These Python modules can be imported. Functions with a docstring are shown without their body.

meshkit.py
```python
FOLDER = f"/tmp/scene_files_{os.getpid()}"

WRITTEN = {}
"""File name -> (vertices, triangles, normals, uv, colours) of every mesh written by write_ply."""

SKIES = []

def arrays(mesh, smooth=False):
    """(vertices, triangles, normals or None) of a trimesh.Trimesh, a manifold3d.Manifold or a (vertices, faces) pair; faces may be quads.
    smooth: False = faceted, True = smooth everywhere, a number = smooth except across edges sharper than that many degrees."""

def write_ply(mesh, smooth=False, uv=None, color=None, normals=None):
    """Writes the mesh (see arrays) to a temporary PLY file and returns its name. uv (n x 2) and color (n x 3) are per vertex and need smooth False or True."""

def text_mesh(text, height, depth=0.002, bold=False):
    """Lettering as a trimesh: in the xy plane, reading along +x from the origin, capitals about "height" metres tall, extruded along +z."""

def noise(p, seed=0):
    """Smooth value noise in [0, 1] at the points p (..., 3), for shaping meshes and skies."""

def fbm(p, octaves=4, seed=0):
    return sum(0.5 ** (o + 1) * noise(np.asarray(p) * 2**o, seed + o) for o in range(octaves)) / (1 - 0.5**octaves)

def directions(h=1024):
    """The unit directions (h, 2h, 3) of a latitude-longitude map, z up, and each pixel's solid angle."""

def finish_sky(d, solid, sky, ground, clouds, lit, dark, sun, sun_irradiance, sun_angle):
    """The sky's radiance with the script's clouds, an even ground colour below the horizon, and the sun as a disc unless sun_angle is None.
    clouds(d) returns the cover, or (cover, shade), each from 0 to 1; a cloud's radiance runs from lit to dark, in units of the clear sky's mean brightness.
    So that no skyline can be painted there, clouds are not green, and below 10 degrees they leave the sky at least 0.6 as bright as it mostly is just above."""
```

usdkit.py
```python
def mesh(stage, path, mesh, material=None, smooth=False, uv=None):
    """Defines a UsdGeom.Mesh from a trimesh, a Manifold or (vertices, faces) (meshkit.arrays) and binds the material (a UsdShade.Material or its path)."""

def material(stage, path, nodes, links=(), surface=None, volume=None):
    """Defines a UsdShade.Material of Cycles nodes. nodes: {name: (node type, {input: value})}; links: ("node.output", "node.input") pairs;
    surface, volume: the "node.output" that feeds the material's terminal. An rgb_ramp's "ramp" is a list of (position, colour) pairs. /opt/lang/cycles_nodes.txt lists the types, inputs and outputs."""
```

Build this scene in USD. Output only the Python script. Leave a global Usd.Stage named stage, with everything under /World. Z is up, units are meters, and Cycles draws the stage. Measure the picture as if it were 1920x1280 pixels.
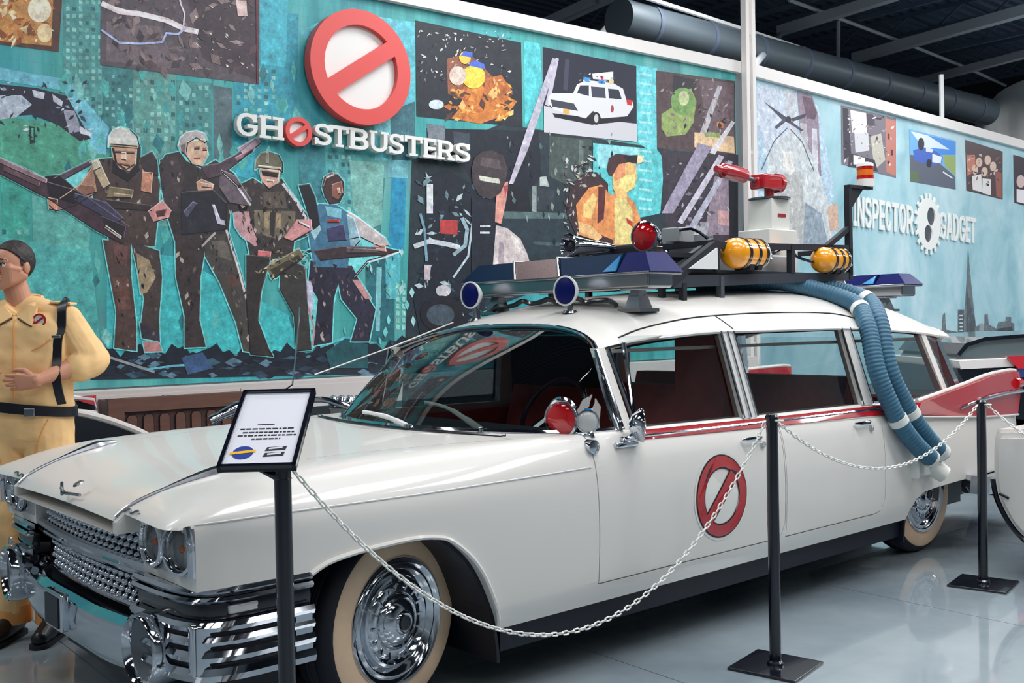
import math, random, numpy as np, trimesh, usdkit, meshkit
import manifold3d as m3
from shapely.geometry import Polygon, LineString, Point, box as sbox
from scipy.interpolate import PchipInterpolator
from pxr import Usd, UsdGeom, UsdLux, UsdShade, Gf, Sdf, Vt
random.seed(7)
stage = Usd.Stage.CreateInMemory()
UsdGeom.SetStageUpAxis(stage, 'Z'); UsdGeom.SetStageMetersPerUnit(stage, 1.0)
UsdGeom.Xform.Define(stage, '/World')
# ------------------------------------------------------------------ camera, light, exposure
F_PX, PITCH, ROLL, CAM_H = 1947.4, 0.0167, -0.019224, 1.4642
cp, sp, cr, sr = math.cos(PITCH), math.sin(PITCH), math.cos(ROLL), math.sin(ROLL)
RC = np.array([[cr, sr, 0], [-sr, cr, 0], [0, 0, 1]]) @ np.array([[1, 0, 0], [0, sp, cp], [0, cp, -sp]])   # rows: right, up, forward
EYE = np.array([0, 0, CAM_H])
cam = UsdGeom.Camera.Define(stage, '/World/camera')
cam.CreateHorizontalApertureAttr(36.0); cam.CreateVerticalApertureAttr(24.0)
cam.CreateFocalLengthAttr(F_PX / 1920 * 36); cam.CreateClippingRangeAttr(Gf.Vec2f(0.05, 200))
cam.AddTransformOp().Set(Gf.Matrix4d(*[float(v) for r in (RC[0], RC[1], -RC[2]) for v in (*r, 0)], 0, 0, CAM_H, 1))
cam.CreateExposureAttr(0.2)
def rect_light(name, x, y, z, w, h, power, color=(1, 1, 1), rot=(0, 0, 0)):
    l = UsdLux.RectLight.Define(stage, '/World/' + name)
    l.CreateWidthAttr(w); l.CreateHeightAttr(h); l.CreateIntensityAttr(power); l.CreateColorAttr(Gf.Vec3f(*color)); l.CreateNormalizeAttr(False)
    l.AddTranslateOp().Set(Gf.Vec3d(x, y, z)); l.AddRotateXYZOp().Set(Gf.Vec3f(*rot))
LIGHT = 9.0
LAMPS_AND_FILLS = [(x, y) for x in (-5.4, 0.9, 3.3, 6.2) for y in (-3.0, 0.6, 4.2, 7.8)] + [(-1.5, -3.4), (9.0, 11.5), (9.5, 7.5), (12.5, 9.0), (3.0, 12.2), (6.2, 12.3), (12.6, 13.0), (13.5, 17.5), (11.6, 16.2)]  # far-end entries are fill lamps added to brighten the tarpaulin and ceiling
for k, (lx, ly) in enumerate(LAMPS_AND_FILLS):          # high-bay panel rows, then added fill lamps, all out of frame
    rect_light('ceiling_and_fill_light_%03d' % (k + 1), lx, ly, 5.9, 1.9, 1.3, LIGHT * (0.40 if ly < 0 else 0.62 if ly < 2 else 1.35 if ly < 10 else 1.5), (0.97, 0.985, 1.0))
# ------------------------------------------------------------------ helpers
def srgb(*c):
    c = np.array(c, float) / 255.0
    return tuple(np.where(c <= 0.04045, c / 12.92, ((c + 0.055) / 1.055) ** 2.4))
USED = {}
def numbered(parent, name):
    k = (parent, name); USED[k] = USED.get(k, -1) + 1
    return name if USED[k] == 0 else '%s_%03d' % (name, USED[k])
def path_of(p): return '/World' if p is None else str(p.GetPath() if hasattr(p, 'GetPath') else p.GetPrim().GetPath())
LOOK = {}
def mat(name, nodes, links=(), surface='p.BSDF'):
    LOOK[name] = usdkit.material(stage, '/World/Looks/' + name, nodes, links, surface=surface); return name
def plain(name, col, rough=0.5, metal=0.0, coat=0.0, noise=0.0, scale=6.0, spec=0.5, bump=0.0, emit=None, aniso=(1, 1, 1)):
    p = {'base_color': srgb(*col), 'roughness': rough, 'metallic': metal, 'coat_weight': coat, 'coat_roughness': 0.04, 'specular_ior_level': spec}
    if emit: p['emission_color'] = srgb(*col); p['emission_strength'] = emit
    nodes, links = {'p': ('principled_bsdf', p)}, []
    if noise or bump:
        nodes['tc'] = ('texture_coordinate', {}); nodes['mp'] = ('mapping', {'scale': aniso})
        nodes['n'] = ('noise_texture', {'scale': scale, 'detail': 5.0, 'roughness': 0.6})
        links += [('tc.object', 'mp.vector'), ('mp.vector', 'n.vector')]
    if noise:
        b = np.array(srgb(*col)); nodes['r'] = ('rgb_ramp', {'ramp': [(0.3, tuple(b * (1 - noise))), (0.7, tuple(np.minimum(b * (1 + noise), 1)))]})
        links += [('n.fac', 'r.fac'), ('r.color', 'p.base_color')]
    if bump:
        nodes['b'] = ('bump', {'strength': bump, 'distance': 0.01}); links += [('n.fac', 'b.height'), ('b.normal', 'p.normal')]
    return mat(name, nodes, links)
def obj(name, mesh, m, parent=None, smooth=30, color=None):
    base = path_of(parent)
    if isinstance(mesh, list): mesh = trimesh.util.concatenate([tm(x) for x in mesh])
    g = usdkit.mesh(stage, base + '/' + numbered(base, name), mesh, LOOK[m], smooth=smooth)
    return g.GetPrim()
def tag(o, label=None, cat=None, group=None, kind=None):
    for k, v in (('label', label), ('category', cat), ('group', group), ('kind', kind)):
        if v: o.SetCustomDataByKey(k, v)
    return o
def thing(name, label, cat, loc=(0, 0, 0), rotz=0.0, group=None):
    x = UsdGeom.Xform.Define(stage, '/World/' + numbered('/World', name))
    x.AddTranslateOp().Set(Gf.Vec3d(*map(float, loc)))
    if rotz: x.AddRotateZOp().Set(math.degrees(rotz))
    return tag(x.GetPrim(), label, cat, group)
def struct(name, mesh, m, parent=None, smooth=False):
    o = obj(name, mesh, m, parent, smooth)
    if parent is None: tag(o, kind='structure')
    return o
def tm(x):
    if isinstance(x, trimesh.Trimesh): return x
    v, f, _ = meshkit.arrays(x); return trimesh.Trimesh(v, f, process=False)
def man(t):
    t = trimesh.Trimesh(t.vertices, t.faces, process=True)
    return m3.Manifold(m3.Mesh(np.asarray(t.vertices, np.float32), np.asarray(t.faces, np.uint32)))
def box(x0, x1, y0, y1, z0, z1):
    t = trimesh.creation.box([abs(x1 - x0), abs(y1 - y0), abs(z1 - z0)]); t.apply_translation([(x0 + x1) / 2, (y0 + y1) / 2, (z0 + z1) / 2]); return t
def mbox(x0, x1, y0, y1, z0, z1): return m3.Manifold.cube([x1 - x0, y1 - y0, z1 - z0]).translate([x0, y0, z0])
def hull(pts): return tm(m3.Manifold.hull_points(np.asarray(pts, float)))
def rbox(x0, x1, y0, y1, z0, z1, r=0.01, seg=8):
    s = m3.Manifold.sphere(r, seg)
    return tm(m3.Manifold.batch_hull([s.translate([x, y, z]) for x in (x0 + r, x1 - r) for y in (y0 + r, y1 - r) for z in (z0 + r, z1 - r)]))
def frame_to(d, up=(0, 0, 1)):
    d = np.asarray(d, float); d = d / np.linalg.norm(d); u = np.asarray(up, float)
    if abs(d @ u) > 0.98: u = np.array([1.0, 0, 0])
    a = np.cross(u, d); a /= np.linalg.norm(a); return np.stack([a, np.cross(d, a), d], 1)
def smooth_path(p, n=8):
    p = np.asarray(p, float); t = np.r_[0, np.cumsum(np.linalg.norm(np.diff(p, axis=0), axis=1))]
    s = np.linspace(0, t[-1], n * (len(p) - 1) + 1)
    return np.stack([PchipInterpolator(t, p[:, k])(s) for k in range(p.shape[1])], 1)
def tube(path, r, seg=8, closed=False, prof=None, up=(0, 0, 1)):
    """sweep of a circle (or a profile [(a, b)] across, up) along a path; r may vary"""
    p = np.asarray(path, float); n = len(p); rr = np.broadcast_to(np.asarray(r, float), (n,))
    if prof is None: prof = [(math.cos(a), math.sin(a)) for a in np.linspace(0, 2 * math.pi, seg, endpoint=False)]
    prof = np.asarray(prof, float); k = len(prof); V = []
    for i in range(n):
        d = p[(i + 1) % n] - p[i - 1] if closed else p[min(i + 1, n - 1)] - p[max(i - 1, 0)]
        fr = frame_to(d, up); V.append(p[i] + rr[i] * (prof[:, :1] * fr[:, 0] + prof[:, 1:] * fr[:, 1]))
    V = np.vstack(V); F = []
    for i in range(n if closed else n - 1):
        a, b = i * k, ((i + 1) % n) * k
        for j in range(k):
            q = (j + 1) % k; F += [(a + j, a + q, b + q), (a + j, b + q, b + j)]
    if not closed:
        V = np.vstack([V, p[0], p[-1]]); c0, c1 = len(V) - 2, len(V) - 1
        for j in range(k):
            q = (j + 1) % k; F += [(c0, q, j), (c1, (n - 1) * k + j, (n - 1) * k + q)]
    return trimesh.Trimesh(V, F, process=False)
def bar(a, b, w, h, up=(0, 0, 1)): return tube([a, b], 1.0, prof=[(-w / 2, -h / 2), (w / 2, -h / 2), (w / 2, h / 2), (-w / 2, h / 2)], up=up)
def lathe(prof, at=(0, 0, 0), axis=(0, 0, 1), seg=32, cap=True):
    """prof: [(radius, height)] from bottom to top, turned about axis"""
    prof = np.asarray(prof, float); k = len(prof); a = np.linspace(0, 2 * math.pi, seg, endpoint=False)
    V = np.stack([np.outer(np.cos(a), prof[:, 0]), np.outer(np.sin(a), prof[:, 0]), np.tile(prof[:, 1], (seg, 1))], -1).reshape(-1, 3); F = []
    for i in range(seg):
        q = (i + 1) % seg
        for j in range(k - 1): F += [(i * k + j, q * k + j, q * k + j + 1), (i * k + j, q * k + j + 1, i * k + j + 1)]
    for j, s in ((0, -1), (k - 1, 1)):
        if cap and prof[j, 0] > 1e-6:
            V = np.vstack([V, [0, 0, prof[j, 1]]]); c = len(V) - 1
            F += [(c, i * k + j, ((i + 1) % seg) * k + j)[::s] for i in range(seg)]
    t = trimesh.Trimesh(V, F, process=False); t.merge_vertices(); t.update_faces(t.nondegenerate_faces())
    M = np.eye(4); M[:3, :3] = frame_to(axis); M[:3, 3] = at; t.apply_transform(M); return t
def prism(poly, d0, d1, plane='xz'):
    """polygon extruded: 'xz' along y from d0 to d1, 'xy' along z, 'yz' along x"""
    if not isinstance(poly, Polygon): poly = Polygon(poly)
    t = trimesh.creation.extrude_polygon(poly.buffer(0), d1 - d0, engine='earcut'); v = np.array(t.vertices); v[:, 2] += d0
    if plane == 'xz': v = v[:, [0, 2, 1]]
    elif plane == 'yz': v = v[:, [2, 0, 1]]
    t = trimesh.Trimesh(v, t.faces[:, ::-1] if plane == 'xz' else t.faces, process=True); return t
def grid(P, thick=0.0, flip=False):
    """a surface from an (m, n, 3) array; thick > 0 makes it a closed slab"""
    P = np.asarray(P, float); m, n = P.shape[:2]; idx = np.arange(m * n).reshape(m, n)
    a, b, c, d = idx[:-1, :-1].ravel(), idx[1:, :-1].ravel(), idx[1:, 1:].ravel(), idx[:-1, 1:].ravel()
    F = np.vstack([np.stack([a, b, c], 1), np.stack([a, c, d], 1)])
    if flip: F = F[:, ::-1]
    t = trimesh.Trimesh(P.reshape(-1, 3), F, process=False)
    if not thick: return t
    N = t.vertex_normals; V2 = P.reshape(-1, 3) - N * thick; k = m * n
    rim = np.r_[idx[0, :], idx[1:, -1], idx[-1, -2::-1], idx[-2:0, 0:1].ravel()]; q = np.roll(rim, -1)
    S = np.vstack([np.stack([rim, q, q + k], 1), np.stack([rim, q + k, rim + k], 1)])
    if flip: S = S[:, ::-1]
    return trimesh.Trimesh(np.vstack([P.reshape(-1, 3), V2]), np.vstack([F, F[:, ::-1] + k, S[:, ::-1]]), process=False)
def mirror(t):
    t = t.copy(); v = np.array(t.vertices); v[:, 1] *= -1; return trimesh.Trimesh(v, t.faces[:, ::-1], process=False)
def ray(px, py): return RC.T @ np.array([(px - 960) / F_PX, (640 - py) / F_PX, 1.0])
def at_depth(px, py, D): r = ray(px, py); return EYE + r * (D / r[1])
def at_height(px, py, z): r = ray(px, py); return EYE + r * ((z - CAM_H) / r[2])
# ------------------------------------------------------------------ materials
plain('white_paint', (226, 223, 218), 0.3, coat=0.35, spec=0.35)
plain('red_paint', (176, 22, 34), 0.25, coat=1.0)
plain('chrome', (205, 209, 216), 0.07, metal=1.0)
plain('dull_chrome', (150, 154, 160), 0.25, metal=1.0)
plain('navy_black', (14, 19, 34), 0.45)
plain('soft_black', (20, 24, 36), 0.7, noise=0.25, scale=20)
plain('gloss_black', (13, 17, 30), 0.2, coat=0.6)
plain('rubber', (20, 24, 36), 0.62, noise=0.2, scale=30)
plain('whitewall', (228, 196, 164), 0.5, noise=0.06, scale=9)
plain('yellow_tank', (246, 160, 22), 0.25, coat=0.8)
plain('white_plastic', (232, 232, 226), 0.35)
plain('light_grey', (168, 170, 172), 0.4, metal=0.3)
plain('mid_grey', (96, 100, 108), 0.4, metal=0.5)
plain('dark_grey', (50, 54, 64), 0.5)
plain('seat_red', (196, 84, 80), 0.55, noise=0.15, scale=12)
plain('lens_red', (190, 14, 24), 0.08, coat=1.0)
plain('lens_blue', (12, 22, 92), 0.4, spec=0.12)
plain('lens_teal', (12, 44, 76), 0.4, spec=0.12)
plain('lens_sky', (60, 150, 210), 0.1, coat=1.0)
plain('lens_clear', (206, 206, 204), 0.08, coat=1.0)
plain('lens_amber', (236, 120, 30), 0.12, coat=0.6)
plain('speaker_mesh', (118, 98, 98), 0.35, metal=0.6, noise=0.4, scale=180)
plain('hose_blue', (56, 104, 130), 0.5, noise=0.12, scale=30)
plain('yellow_cloth', (250, 206, 146), 0.8, noise=0.05, scale=7, bump=0.25)
plain('tan_cloth', (236, 166, 96), 0.8, noise=0.06, scale=7, bump=0.2)
plain('skin', (206, 146, 118), 0.45, noise=0.05, scale=9)
plain('hair', (46, 36, 38), 0.55, noise=0.3, scale=60, bump=0.5)
plain('leather_black', (15, 18, 28), 0.35)
plain('brown_wood', (112, 78, 66), 0.5, noise=0.15, scale=5, aniso=(1, 1, 6))
plain('brown_wood_dark', (84, 56, 50), 0.5, noise=0.2, scale=5, aniso=(1, 1, 6))
plain('paper', (226, 228, 238), 0.6)
plain('ink', (36, 36, 46), 0.6)
plain('badge_blue', (30, 60, 150), 0.5)
plain('badge_yellow', (246, 190, 30), 0.5)
plain('sign_red', (226, 84, 80), 0.4)
plain('sign_white', (236, 236, 232), 0.4)
plain('trim_white', (232, 226, 222), 0.45)
plain('ledge_white', (214, 206, 202), 0.5, noise=0.03, scale=3)
plain('wall_paint', (150, 160, 165), 0.7)
plain('partition', (120, 130, 134), 0.7)
plain('ceiling_paint', (20, 25, 38), 0.8, noise=0.2, scale=3)
plain('steel_dark', (88, 100, 120), 0.5)
plain('steel_light', (188, 194, 200), 0.45, metal=0.0)  # lightened so the beams carry floor-bounced light in their colour
plain('pipe_white', (228, 230, 230), 0.4)  # paleness stands in for light bounced up onto the overhead pipes
plain('duct_grey', (92, 104, 112), 0.42, metal=0.2)  # tone raised to imitate light from the floor on the duct
plain('tarp', (236, 238, 236), 0.7, noise=0.05, scale=2)
plain('car_silver', (196, 202, 206), 0.25, coat=1.0)
plain('car_blue', (52, 74, 130), 0.25, coat=1.0)
plain('car_red', (208, 40, 52), 0.3, coat=1.0)
plain('cabin_grey', (96, 112, 116), 0.15, coat=0.6)
plain('lip_brown', (120, 74, 66), 0.4)
plain('eye_white', (236, 236, 232), 0.2)
def pane(name, tint, gloss=0.0):
    return mat(name, {'t': ('transparent_bsdf', {'color': tint}), 'g': ('glossy_bsdf', {'roughness': 0.02, 'color': (1, 1, 1)}),
                      'f': ('fresnel', {'IOR': 1.5}), 'm': ('mix_closure', {})},
               [('f.fac', 'm.fac'), ('t.BSDF', 'm.closure1'), ('g.BSDF', 'm.closure2')], surface='m.closure')
pane('tinted_glass', (0.60, 0.68, 0.66)); pane('side_glass', (0.80, 0.84, 0.84)); pane('dark_glass', (0.10, 0.12, 0.14)); pane('lamp_glass', (0.85, 0.87, 0.88))
# polished floor
mat('polished_floor', {'tc': ('geometry', {}), 'n': ('noise_texture', {'scale': 0.9, 'detail': 6.0}), 'n2': ('noise_texture', {'scale': 14.0, 'detail': 4.0}),
     'r': ('rgb_ramp', {'ramp': [(0.35, srgb(132, 146, 156)), (0.65, srgb(164, 177, 184))]}),
     'rr': ('map_range', {'from_min': 0.3, 'from_max': 0.7, 'to_min': 0.06, 'to_max': 0.14}),
     'p': ('principled_bsdf', {'roughness': 0.1, 'coat_weight': 0.7, 'coat_roughness': 0.03})},
    [('tc.position', 'n.vector'), ('tc.position', 'n2.vector'), ('n.fac', 'r.fac'), ('r.color', 'p.base_color'), ('n2.fac', 'rr.value'), ('rr.result', 'p.roughness')])
# printed vinyl: the colour of each printed patch is the mesh's own primvar, with a little ink grain
mat('print_ink', {'a': ('attribute', {'attribute': 'Cd'}), 'tc': ('geometry', {}), 'n': ('noise_texture', {'scale': 13.0, 'detail': 9.0, 'roughness': 0.82}),
     'r': ('rgb_ramp', {'ramp': [(0.30, (0.28, 0.28, 0.32)), (0.47, (0.85, 0.85, 0.86)), (0.56, (1.1, 1.1, 1.1)), (0.70, (2.1, 2.05, 2.0))]}),
     'm': ('mix_color', {'blend_type': 'multiply', 'fac': 0.9, 'use_clamp_result': True}), 'p': ('principled_bsdf', {'roughness': 0.5})},
    [('tc.position', 'n.vector'), ('n.fac', 'r.fac'), ('a.color', 'm.a'), ('r.color', 'm.b'), ('m.result', 'p.base_color')])
mat('print_plain', {'a': ('attribute', {'attribute': 'Cd'}), 'p': ('principled_bsdf', {'roughness': 0.5})}, [('a.color', 'p.base_color')])
mat('mural_teal', {'tc': ('geometry', {}), 'mp': ('mapping', {'scale': (2.2, 2.2, 0.35)}), 'n': ('noise_texture', {'scale': 2.0, 'detail': 8.0, 'roughness': 0.65}),
     'n1': ('noise_texture', {'scale': 0.55, 'detail': 3.0}), 'ch': ('brick_texture', {'scale': 5.0, 'color1': (1, 1, 1), 'color2': (0.82, 0.84, 0.86), 'mortar': (0.62, 0.66, 0.7), 'mortar_size': 0.035, 'mortar_smooth': 0.6, 'brick_width': 0.3, 'row_height': 0.4, 'offset': 0.0}),
     'mpb': ('mapping', {'rotation': (math.pi / 2, 0, 0)}),
     'r': ('rgb_ramp', {'ramp': [(0.25, srgb(36, 92, 108)), (0.42, srgb(52, 140, 150)), (0.55, srgb(80, 178, 180)), (0.75, srgb(150, 206, 204))]}),
     'r1': ('rgb_ramp', {'ramp': [(0.35, srgb(30, 170, 190)), (0.5, srgb(70, 176, 160)), (0.65, srgb(150, 160, 166))]}),
     'm': ('mix_color', {'fac': 0.38}), 'm2': ('mix_color', {'blend_type': 'multiply', 'fac': 0.28}), 'p': ('principled_bsdf', {'roughness': 0.5})},
    [('tc.position', 'mp.vector'), ('mp.vector', 'n.vector'), ('tc.position', 'n1.vector'), ('n.fac', 'r.fac'), ('n1.fac', 'r1.fac'), ('tc.position', 'mpb.vector'), ('mpb.vector', 'ch.vector'),
     ('r.color', 'm.a'), ('r1.color', 'm.b'), ('m.result', 'm2.a'), ('ch.color', 'm2.b'), ('m2.result', 'p.base_color')])
mat('mural_sky', {'tc': ('geometry', {}), 'n': ('noise_texture', {'scale': 0.9, 'detail': 6.0, 'roughness': 0.6, 'distortion': 0.6}),
     'r': ('rgb_ramp', {'ramp': [(0.3, srgb(128, 176, 188)), (0.5, srgb(166, 204, 213)), (0.7, srgb(202, 224, 230))]}), 'p': ('principled_bsdf', {'roughness': 0.5})},
    [('tc.position', 'n.vector'), ('n.fac', 'r.fac'), ('r.color', 'p.base_color')])
# ------------------------------------------------------------------ the room
class Wall:
    def __init__(s, A, yaw):
        c, q = math.cos(yaw), math.sin(yaw)
        s.A = np.array([A[0], A[1], 0.0]); s.U = np.array([c, q, 0]); s.N = np.array([q, -c, 0])
    def hit(s, px, py, d=0.0):
        r = ray(px, py); t = (s.N @ (s.A + s.N * d - EYE)) / (s.N @ r); return EYE + r * t
    def uz(s, px, py, d=0.0):
        P = s.hit(px, py, d); return float((P - s.A) @ s.U), float(P[2])
    def at(s, u, z, d=0.0): return s.A + s.U * u + np.array([0, 0, z]) + s.N * d
    def place(s, t):
        """a mesh built as x = along the wall, y = up, z = out of the wall"""
        v = np.asarray(t.vertices); w = s.A + v[:, :1] * s.U + v[:, 1:2] * np.array([[0, 0, 1.0]]) + v[:, 2:3] * s.N
        return trimesh.Trimesh(w, t.faces, process=False)
    def slab(s, u0, u1, z0, z1, d0, d1): return s.place(box(u0, u1, z0, z1, d0, d1))
PIL = at_depth(1388, 139, 11.5)
W1, W2 = Wall(PIL, math.radians(38.1)), Wall(PIL, math.radians(43.7))
ZT0, ZT1 = W1.uz(1385, 139)[1], W1.uz(1385, 118)[1]
U_L = W1.uz(0, 400)[0] - 1.6
def struct_tag(o): return tag(o, kind='structure')
# floor of large saw-cut slabs
fl = UsdGeom.Xform.Define(stage, '/World/floor'); tag(fl.GetPrim(), kind='structure')
obj('screed', box(-9, 17, -7, 27, -0.2, -0.012), 'partition', fl.GetPrim(), False)
FY = math.radians(39.0); fc, fs = math.cos(FY), math.sin(FY)
SL = 1.75
for i in range(-9, 14):
    for j in range(-9, 12):
        a, b = (i + 0.5) * SL - 0.35, (j + 0.5) * SL + 0.1
        x, y = fc * a - fs * b, fs * a + fc * b
        if not (-7.5 < x < 15.5 and -5.5 < y < 25): continue
        h = SL / 2 - 0.0022
        t = box(-h, h, -h, h, -0.03, 0.0); T = np.eye(4); T[:2, :2] = [[fc, -fs], [fs, fc]]; T[:2, 3] = (x, y); t.apply_transform(T)
        obj('floor_slab', t, 'polished_floor', fl.GetPrim(), False)
# partitions carrying the murals
struct('wall_left', W1.slab(U_L, 0, 0, ZT1, -0.18, -0.004), 'partition')
struct('wall_right', W2.slab(0, 13.5, 0, ZT1, -0.18, -0.004), 'partition')
o = struct('trim_1', W1.slab(U_L, -0.06, ZT0, ZT1, -0.2, 0.06), 'trim_white')
o = struct('trim_2', W2.slab(0.08, 13.5, ZT0, ZT1 + 0.01, -0.2, 0.06), 'trim_white')
# far building shell
for nm, b in (('wall_back', (-9, 17, 26.5, 26.7, 0, 8)), ('wall_front', (-9, 17, -6.7, -6.5, 0, 8)), ('wall_side_left', (-9, -8.8, -6.5, 26.5, 0, 8)), ('wall_side_right', (16.8, 17, -6.5, 26.5, 0, 8))):
    struct(nm, box(*b), 'ceiling_paint' if nm == 'wall_back' else 'wall_paint')
CZ = 6.9
ce = UsdGeom.Xform.Define(stage, '/World/ceiling'); tag(ce.GetPrim(), kind='structure')
obj('roof_panel', box(-9, 17, -6.7, 26.7, CZ + 0.1, CZ + 0.2), 'ceiling_paint', ce.GetPrim(), False)
cyw = math.radians(40.8); cu, cv = np.array([math.cos(cyw), math.sin(cyw), 0]), np.array([-math.sin(cyw), math.cos(cyw), 0])
def ribs():
    out = []
    for i in range(95):                     # corrugated deck ribs
        b = 2.0 + i * 0.22
        out.append(bar(cv * b + cu * 2 + [0, 0, CZ + 0.06], cv * b + cu * 24 + [0, 0, CZ + 0.06], 0.11, 0.09))
    return out
for r in ribs(): obj('deck_rib', r, 'steel_dark', ce.GetPrim(), False)
# ---- murals
def prints(wall, name, polys, parent, m='print_ink', d0=0.005, step=0.00002):
    V, F, C, n = [], [], [], 0
    for k, (col, pts) in enumerate(polys):
        pg = Polygon(pts).buffer(0)
        for g in getattr(pg, 'geoms', [pg]):
            if g.is_empty or g.area < 0.3: continue
            vv, ff = trimesh.creation.triangulate_polygon(g, engine='earcut')
            w = np.array([wall.hit(x, y, d0 + k * step) for x, y in vv]); ff = np.asarray(ff)
            nn = np.cross(w[ff[:, 1]] - w[ff[:, 0]], w[ff[:, 2]] - w[ff[:, 0]]) @ wall.N
            ff = np.where((nn < 0)[:, None], ff[:, ::-1], ff)
            V.append(w); F.append(ff + n); n += len(w); C += [srgb(*col)] * len(w)
    p = obj(name, trimesh.Trimesh(np.vstack(V), np.vstack(F), process=False), m, parent, False)
    UsdGeom.PrimvarsAPI(p).CreatePrimvar('Cd', Sdf.ValueTypeNames.Color3fArray, 'vertex').Set(Vt.Vec3fArray.FromNumpy(np.array(C, np.float32)))
    return p
def ell(cx, cy, rx, ry, n=20, rot=0.0):
    return [(cx + rx * math.cos(a) * math.cos(rot) - ry * math.sin(a) * math.sin(rot), cy + rx * math.cos(a) * math.sin(rot) + ry * math.sin(a) * math.cos(rot)) for a in np.linspace(0, 2 * math.pi, n, endpoint=False)]
def stroke(pts, w): return list(LineString(pts).buffer(w / 2, cap_style=2, join_style=2).exterior.coords)
rnd = random.Random(11)
def flecks(n, x0, x1, y0, y1, cols, s0, s1, ang=None, lean=0.0):
    out = []
    for _ in range(n):
        x, y, s = rnd.uniform(x0, x1), rnd.uniform(y0, y1), rnd.uniform(s0, s1); y += lean * (x - x0); a = rnd.uniform(0, 6.28) if ang is None else ang + rnd.uniform(-.2, .2); w = s * rnd.uniform(.2, .6)
        c, q = math.cos(a), math.sin(a); out.append((rnd.choice(cols), [(x + c * s, y + q * s), (x - q * w, y + c * w), (x - c * s, y - q * s), (x + q * w, y - c * w)]))
    return out
mu = thing('mural', 'large teal city mural of printed pictures on the left partition behind the white car', 'mural')
zb = W1.uz(640, 704)[1]
obj('backdrop', W1.slab(U_L, -0.09, zb, ZT0, -0.004, 0.004), 'mural_teal', mu, False)
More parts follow.
